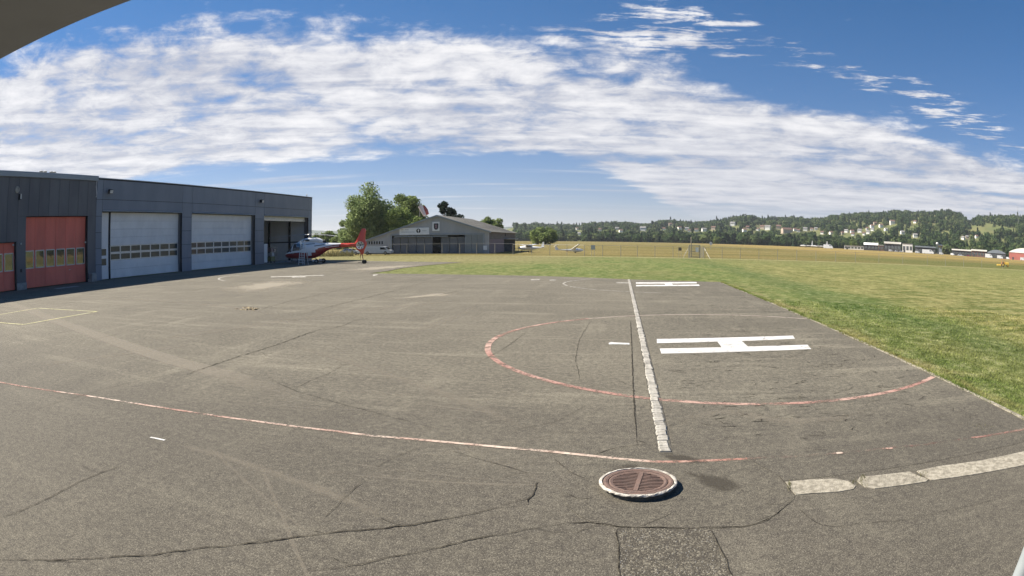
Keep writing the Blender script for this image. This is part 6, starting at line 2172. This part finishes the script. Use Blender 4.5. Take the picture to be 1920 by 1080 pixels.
hs_mesh = {}
for k, (px, py, wpx, tone, rt) in enumerate(sorted(HOUSES)):
    d = ray(px, py + 2.0)
    az, el = math.atan2(d[0], d[1]), math.asin(d[2])
    rs = np.linspace(880, 1960, 400)
    ang = np.arctan2(hill_h(az, rs) - CAM_H, rs)
    hit = np.where(ang >= el)[0]
    r = float(rs[hit[0]]) if len(hit) else 1900.0
    house_spots.append((px, py, wpx, r))
    w = wpx * r / F_PX * 1.08
    L, D, Hh = w, max(8.0, min(w * 0.8, 12)), max(4.5, min(w * 0.62, 8.0))
    z0 = float(hill_h(az, np.array([r]))[0]) - 0.6
    look = 'white' if tone == 0 else 'cream'
    rz = -az + random.uniform(-0.5, 0.5)
    h_ = thing('hillside_house', f'{look} house with {"brown" if rt == 0 else "grey"} roof, {ordinal(k + 1)} from the left on the hillside', 'house', (r * math.sin(az), r * math.cos(az), z0), rz, 'houses of the hillside village')
    MB().box(-L / 2, L / 2, -D / 2, D / 2, -2, Hh).build('wall', 'housewhite' if tone == 0 else 'housecream', h_, 'local')
    rh = D * 0.32
    rf = MB().prism([(-L / 2 - 0.6, -D / 2 - 0.7, Hh - 0.1), (-L / 2 - 0.6, 0, Hh + rh), (-L / 2 - 0.6, D / 2 + 0.7, Hh - 0.1), (-L / 2 - 0.6, 0, Hh + rh - 0.45)], (L + 1.2, 0, 0)).build('roof', 'roofbrown' if rt == 0 else 'roofpale', h_, 'local')
    for gx in (-L / 2 + 0.001, L / 2 - 0.25):
        MB().prism([(gx, -D / 2, Hh), (gx, 0, Hh + rh - 0.5), (gx, D / 2, Hh)], (0.249, 0, 0)).build('gable', 'housewhite' if tone == 0 else 'housecream', h_, 'local')
    MB().box(L * 0.2, L * 0.2 + 0.8, -0.4, 0.4, Hh + rh * 0.4, Hh + rh + 0.9).build('chimney', 'roofbrown', rf, 'local')
    nw = max(2, int(L / 3.2))
    for i in range(nw):
        x = -L / 2 + L * (i + 0.5) / nw
        MB().box(x - 0.55, x + 0.55, -D / 2 - 0.04, -D / 2 - 0.003, Hh * 0.55, Hh * 0.55 + 1.4).build('window', 'pane', h_, 'local')

# the wood: every tree has its own lumpy crown of leaf clumps, merged into one mass
NT_ = 6500
rng = np.random.default_rng(42)
ta = rng.uniform(R(-9), R(52), NT_)
tt = rng.random(NT_)
r0a = np.interp(ta, [R(0), R(25), R(45)], [930.0, 850.0, 770.0])
tr_ = r0a + (R1 + 40 - r0a) * tt ** 0.9
nf = 1250                                      # a dense front row at the foot of the hill
tr_[:nf] = r0a[:nf] + rng.uniform(-14, 40, nf)
tz = hill_h(ta, tr_)
tx, ty = tr_ * np.sin(ta), tr_ * np.cos(ta)
th = rng.uniform(8.0, 14.0, NT_) * np.where(rng.random(NT_) < 0.08, 1.35, 1.0)
tw = th * rng.uniform(0.46, 0.72, NT_)
conif = rng.random(NT_) < 0.22
tw[conif] *= 0.62
th[conif] *= 1.2
ppx, ppt = project(np.stack([tx, ty, tz + th], -1))
_, ppb = project(np.stack([tx, ty, tz], -1))
keep = ppx > 935
half = tw / tr_ * F_PX
for px, py, wpx, r in house_spots:             # gardens: houses stay visible
    hide = (np.abs(ppx - px) < wpx * 0.5 + half * 0.75) & (ppt < py + 2.0) & (ppb > py - 3) & (tr_ < r + 14)
    keep &= ~hide
# the open meadow below the right-hand wood, and small clearings by the village
mead = (ppx > 1818) & (ppx < 1905) & (ppb > 424.5 + (ppx - 1818) * 0.03) & (ppb < 440) & (tr_ > 1150)
mead |= (np.abs(ppx - 1704) < 14) & (ppb > 420) & (ppb < 440) & (rng.random(NT_) < 0.75)
mead |= (np.abs(ppx - 1611) < 22) & (ppb > 414) & (ppb < 428) & (rng.random(NT_) < 0.6)
keep &= ~mead
idx = np.where(keep)[0]
protos = []
for k in range(8):
    n = 95
    v = rng.normal(size=(n, 3))
    v /= np.linalg.norm(v, axis=1)[:, None]
    lob = 0.82 + 0.18 * np.sin(v[:, 0] * 5 + k) * np.sin(v[:, 1] * 6 + 2 * k) + rng.normal(0, 0.07, n)
    p = v * lob[:, None]
    a = np.cross(v, rng.normal(size=(n, 3)))
    a /= np.linalg.norm(a, axis=1)[:, None]
    b = np.cross(v, a)
    s = rng.uniform(0.16, 0.34, n)[:, None]
    tilt = v * rng.normal(0, 0.14, (n, 1))
    protos.append(np.stack([p - a * s + tilt, p - b * s * 0.9 - tilt, p + a * s - tilt * 0.5, p + b * s * 0.9 + tilt * 0.3], 1))
cone = []
for k in range(3):
    n = 80
    z = rng.random(n) ** 1.2
    phi = rng.uniform(0, 2 * np.pi, n)
    w = (1 - z) * 0.95 + 0.05
    v = np.stack([np.cos(phi), np.sin(phi), np.full(n, 0.3)], 1)
    p = np.stack([np.cos(phi) * w, np.sin(phi) * w, z * 2 - 1], 1)
    a = np.stack([-np.sin(phi), np.cos(phi), np.zeros(n)], 1)
    b = np.cross(v, a)
    s = rng.uniform(0.18, 0.36, n)[:, None]
    cone.append(np.stack([p - a * s, p - b * s, p + a * s, p + b * s * 0.6], 1))
chunks, tints = [], []
for i in idx:
    pr = cone[i % 3] if conif[i] else protos[i % 8]
    c, s = math.cos(i * 1.7), math.sin(i * 1.7)
    q = pr.copy()
    q[..., 0], q[..., 1] = (pr[..., 0] * c - pr[..., 1] * s) * tw[i], (pr[..., 0] * s + pr[..., 1] * c) * tw[i]
    q[..., 2] = tz[i] + th[i] * (0.5 + 0.5 * pr[..., 2])
    q[..., 0] += tx[i]
    q[..., 1] += ty[i]
    chunks.append(q)
    tints.append(np.full(len(q), (0.0 + 0.18 * rng.random()) if conif[i] else 0.25 + 0.75 * rng.random()))
m_, t_ = new_mat('wood_foliage')
tn = t_.n('ShaderNodeAttribute', attribute_name='tint').outputs['Fac']
fo = t_.noise(t_.n('ShaderNodeTexCoord').outputs['Object'], 0.35, 2.0)
c_ = t_.mix(t_.sm(tn, 0.0, 0.55), (0.030, 0.053, 0.030), (0.068, 0.108, 0.040))
c_ = t_.mix(t_.sm(tn, 0.6, 1.0), c_, (0.15, 0.185, 0.075))
c_ = t_.mix(t_.lin(fo, 0.3, 0.7, 0.35, 0.0), c_, (0.02, 0.032, 0.016))
d_ = t_.n('ShaderNodeBsdfDiffuse', {'Color': c_})
r_ = t_.n('ShaderNodeBsdfTranslucent', {'Color': c_})
mx_ = t_.n('ShaderNodeMixShader', {0: 0.4})
t_.t.links.new(d_.outputs[0], mx_.inputs[1])
t_.t.links.new(r_.outputs[0], mx_.inputs[2])
finish(t_, mx_.outputs[0])
M['wood'] = m_
tag(tri_mesh('wood', np.concatenate(chunks), 'wood', attr=np.concatenate(tints)), 'mixed wood covering the hillside behind the airfield', 'wood', kind='stuff')

# taller single trees that stand out of the skyline or the tree line
for k, (px, yt, r, lf, wd, lb) in enumerate(((1224, 413, 1500, 'leaf_dark', 2.2, 'slim dark poplar sticking out of the skyline'), (1364, 436, 850, 'leaf_dark', 3.0, 'dark column tree at the foot of the hill'),
                                             (1376, 434, 850, 'leaf_dark', 3.0, 'second dark column tree beside the first at the hill foot'), (1434, 407, 1800, 'leaf_dark', 4.0, 'spiky spruce on the skyline above the village'),
                                             (1345, 444, 820, 'leaf_lime', 5.5, 'round grey green tree at the edge of the hay field'), (1600, 447, 740, 'leaf_lime', 6.0, 'bright green tree behind the white airport shed'))):
    p = PR(px, yt, r)
    az = math.atan2(p[0], p[1])
    z0 = float(hill_h(az, np.array([float(r)]))[0])
    z0 = max(z0, -0.2)
    make_tree('standing_tree', lb, (p[0], p[1], z0), p[2] - z0, (wd, (p[2] - z0) * 0.47), lf, 1.3, 900, 60 + k, 0.35, 22, group='single trees at the hill')

# ---------------------------------------------------------------- terminal buildings on the far side of the field
M['shedwhite'] = pm('shed_white', (0.82, 0.80, 0.77), (0.76, 0.74, 0.71), 0.1, 0.7)
M['sheddark'] = pm('shed_dark', (0.045, 0.047, 0.055), (0.065, 0.066, 0.075), 0.1, 0.7)
M['shedbrown'] = pm('shed_brown', (0.17, 0.10, 0.085), (0.13, 0.08, 0.07), 0.1, 0.8)
M['shedred'] = pm('shed_red', (0.42, 0.14, 0.115), (0.36, 0.12, 0.10), 0.1, 0.75)
M['shedblue'] = pm('shed_blue_grey', (0.20, 0.23, 0.27), (0.16, 0.185, 0.22), 0.1, 0.6)


def far_building(label, x0, x1, ytop, dist, wall, roof, style='flat', wfrac=0.0, name='airport_building', glass='pane', cat='building', depth=14.0):
    """Building whose long side faces the apron; ends given as photo columns at that distance."""
    a, b = PR(x0, 470, dist), PR(x1, 470, dist)
    c = ((a[0] + b[0]) / 2, (a[1] + b[1]) / 2)
    w = math.hypot(a[0] - b[0], a[1] - b[1])
    H = PR((x0 + x1) / 2, ytop, dist)[2]
    rz = math.atan2(b[1] - a[1], b[0] - a[0])
    t = thing(name, label, cat, (c[0], c[1], 0), rz, 'buildings along the far apron')
    eh = H * (0.72 if style == 'gable' else 0.62 if style == 'arch' else 0.8 if style == 'band' else 1.0)
    MB().box(-w / 2, w / 2, 0, depth, -0.5, eh).build('wall', wall, t, 'local')
    if style == 'gable':
        MB().prism([(-w / 2 - 0.5, -0.6, eh - 0.1), (-w / 2 - 0.5, depth / 2, H), (-w / 2 - 0.5, depth + 0.6, eh - 0.1)], (w + 1, 0, 0)).build('roof', roof, t, 'local')
    elif style == 'arch':
        n = 14
        pts = [(-w / 2 + w * k / n, -0.4, eh + (H - eh) * math.sin(math.pi * k / n) ** 0.8) for k in range(n + 1)]
        MB().prism(pts + [(w / 2, -0.4, eh - 0.3), (-w / 2, -0.4, eh - 0.3)], (0, depth + 0.8, 0)).build('roof', roof, t, 'local')
    elif style == 'band':
        MB().box(-w / 2 - 0.4, w / 2 + 0.4, -0.9, depth + 0.4, eh + 0.003, H).build('roof', roof, t, 'local')
    else:
        MB().box(-w / 2 - 0.3, w / 2 + 0.3, -0.4, depth + 0.3, eh + 0.003, eh + 0.35).build('roof', roof, t, 'local')
    n = max(2, int(w / 4))
    for k in range(n):
        x = -w / 2 + w * (k + 0.5) / n
        MB().box(x - w / n * 0.36, x + w / n * 0.36, -0.06, -0.003, eh * 0.25, eh * 0.72).build('window', glass, t, 'local')
    MB().box(-w / 2 + w * 0.1, -w / 2 + w * 0.1 + 2.4, -0.1, -0.062, 0, min(2.6, eh * 0.6)).build('door', 'sheddark', t, 'local')
    return t


far_building('long low white shed left of the airport buildings', 1583, 1619.5, 461, 705, 'shedwhite', 'roofpale', 'flat', name='airport_shed')
far_building('white hall with sloped bright roof beside the low shed', 1620, 1646, 455, 700, 'sheddark', 'shedwhite', 'gable', name='airport_hall')
far_building('small brown annex with white porch beside the bright hall', 1646.5, 1657, 460, 695, 'shedbrown', 'shedwhite', 'flat', name='airport_annex')
far_building('brown terminal with broad white roof band', 1658, 1689, 453.5, 690, 'sheddark', 'shedwhite', 'band', name='terminal_building')
far_building('tall white cube building with dark signs', 1692, 1711, 457, 680, 'shedwhite', 'sheddark', 'flat', name='terminal_building')
far_building('long dark glass hall with blue grey roof', 1716, 1754, 461.5, 675, 'sheddark', 'shedblue', 'band', name='terminal_building')
far_building('low hall with thin white roof before the wood', 1785, 1821, 467.5, 660, 'sheddark', 'shedwhite', 'band', name='airport_hall')
far_building('reddish brown hall with pale roof edge', 1821.5, 1850, 468, 655, 'shedbrown', 'shedwhite', 'band', name='airport_hall')
far_building('dark hall with silvery curved roof', 1851, 1886, 468.5, 650, 'sheddark', 'shedblue', 'arch', name='airport_hall')
far_building('large red hall with arched pale roof at the picture edge', 1892, 1950, 465.5, 640, 'shedred', 'shedwhite', 'arch', name='airport_hall', glass='shedred')
p = PR(1763, 456, 676)
ctw = thing('control_tower', 'slim control tower with round white radar ball', 'tower', (p[0], p[1], 0), facing(1763, 0), 'buildings along the far apron')
hz = p[2]
MB().box(-2.2, 2.2, -2.2, 2.2, -0.5, hz * 0.62).build('shaft', 'shedblue', ctw, 'local')
MB().lathe([(3.2, hz * 0.62), (3.9, hz * 0.8), (3.9, hz * 0.84), (0.0, hz * 0.9)], n=10).build('cab', 'pane', ctw, 'local')
MB().lathe([(0.0, hz * 0.86), (1.2, hz * 0.88), (1.7, hz * 0.96), (1.2, hz * 1.04), (0.0, hz * 1.07)], (-4.2, 0, 0.0), n=16).build('radar_ball', 'shedwhite', ctw, 'local', True)
MB().tube([(-4.2, 0, 0), (-4.2, 0, hz * 0.88)], 0.4, 8).build('mast', 'shedblue', ctw, 'local')

# parked business jets at the left end of the far apron
for px0, px1, yb, lb in ((1500, 1524, 462, 'white jet parked at the wood edge, left one of two'), (1519, 1552, 462.5, 'white jet parked nose to tail behind the left jet')):
    a, b = PR(px0, yb, 730), PR(px1, yb, 730)
    L = math.hypot(a[0] - b[0], a[1] - b[1])
    aircraft('jet_aircraft', lb, ((a[0] + b[0]) / 2, (a[1] + b[1]) / 2, 0), facing((px0 + px1) / 2, math.pi + R(6)), L, L * 0.9, ('gliderwhite', ('gliderwhite', 'gliderwhite')), fin_top=3.2, group='jets on the far apron').scale = (1, 2.6, 1.9)
# small aircraft, cars and buses in front of the terminal
CARS = [(1553, 463.5, 'van', 'carwhite', 'white bus beside the parked jets', 18), (1670, 468.5, 'van', 'carwhite', 'white van before the brown terminal', 7), (1681, 468, 'car', 'carwhite', 'white car before the brown terminal', 6), (1690, 469.5, 'car', 'carwhite', 'pale car at the corner of the white cube building', 6),
        (1720, 471, 'van', 'carwhite', 'white van beside the white cube building', 9), (1740, 473.5, 'van', 'carwhite', 'long white coach before the dark glass hall', 24), (1765, 475, 'van', 'carwhite', 'white van at the foot of the control tower', 9), (1786, 475, 'van', 'carwhite', 'white van left of the thin roofed hall', 8),
        (1801, 476.5, 'car', 'carwhite', 'white car before the thin roofed hall', 13), (1816, 477.5, 'car', 'carred', 'red car beside the white car at the thin roofed hall', 8), (1854, 480, 'van', 'carwhite', 'white van before the reddish brown hall', 16), (1875, 481, 'van', 'carwhite', 'white van before the silvery curved hall', 13),
        (1890, 484, 'van', 'carwhite', 'white van at the corner of the red hall', 7), (1918, 487, 'van', 'carwhite', 'white van before the red hall at the picture edge', 12)]
for px, yb, st, mt, lb, wpx in CARS:
    r = 655 - (px - 1553) * 0.14
    p = PR(px, 470, r)
    L = max(4.2, wpx * r / F_PX * 1.15)
    vehicle('parked_vehicle', lb, 'vehicle', (p[0], p[1], 0), facing(px, R(random.uniform(-12, 12))), L, 2.3, max(2.2, min(L * 0.42, 4.2)) if st == 'van' else 2.0, st, mt, 'vehicles on the far apron', detail=False)
# thin mast on the hill
p = PR(1908, 385, 1400)
az = math.atan2(p[0], p[1])
z0 = float(hill_h(az, np.array([1400.0]))[0])
ms = thing('radio_mast', 'thin radio mast rising above the wooded hill', 'mast', (p[0], p[1], z0))
MB().tube([(0, 0, -1), (0, 0, p[2] - z0)], [0.6, 0.25], 6).build('pole', 'galv', ms, 'local')
for k in range(4):
    MB().box(-1.2, 1.2, -0.15, 0.15, (p[2] - z0) * (0.55 + 0.12 * k), (p[2] - z0) * (0.55 + 0.12 * k) + 0.4).build('cross_arm', 'galv', ms, 'local')

# ---------------------------------------------------------------- the building the camera hangs on: roof eave above, post beside
ev = thing('roof_eave', 'dark roof eave overhead at the upper picture edge', 'eave', (0, 0, 3.5), YAW)
MB().prism([(-9, 1.075, 0.10), (-9, 1.02, 0.10), (-9, -0.6, 0.22), (-9, -0.6, 0.30), (-9, 1.075, 0.30)], (9.6, 0, 0)).build('soffit', 'eave', ev, 'local')
MB().tube([(-9, 1.09, 0.20), (0.6, 1.09, 0.20)], 0.04, 10).build('gutter', 'black', ev, 'local')
q = ray(1925, 1050)
k_ = 4.3 / math.hypot(q[0], q[1])
tag(MB().lathe([(0.085, 0.0), (0.085, 3.9)], (q[0] * k_, q[1] * k_, 0), n=20).build('support_post', 'post', smooth=True), 'pale grey post at the lower right picture corner', 'post')

# ---------------------------------------------------------------- air
m_ = bpy.data.materials.new('air_haze')
m_.use_nodes = True
t_ = NT(m_.node_tree)
pv = t_.n('ShaderNodeVolumePrincipled', {'Color': (0.86, 0.92, 1.0), 'Density': 0.00008, 'Anisotropy': 0.2})
o_ = t_.n('ShaderNodeOutputMaterial')
t_.t.links.new(pv.outputs[0], o_.inputs['Volume'])
M['haze'] = m_
tag(MB().box(-9500, 9500, -9500, 9500, -2.0, 190.0).build('haze', 'haze'), 'thin blue summer haze over the whole airfield', 'haze', kind='stuff')
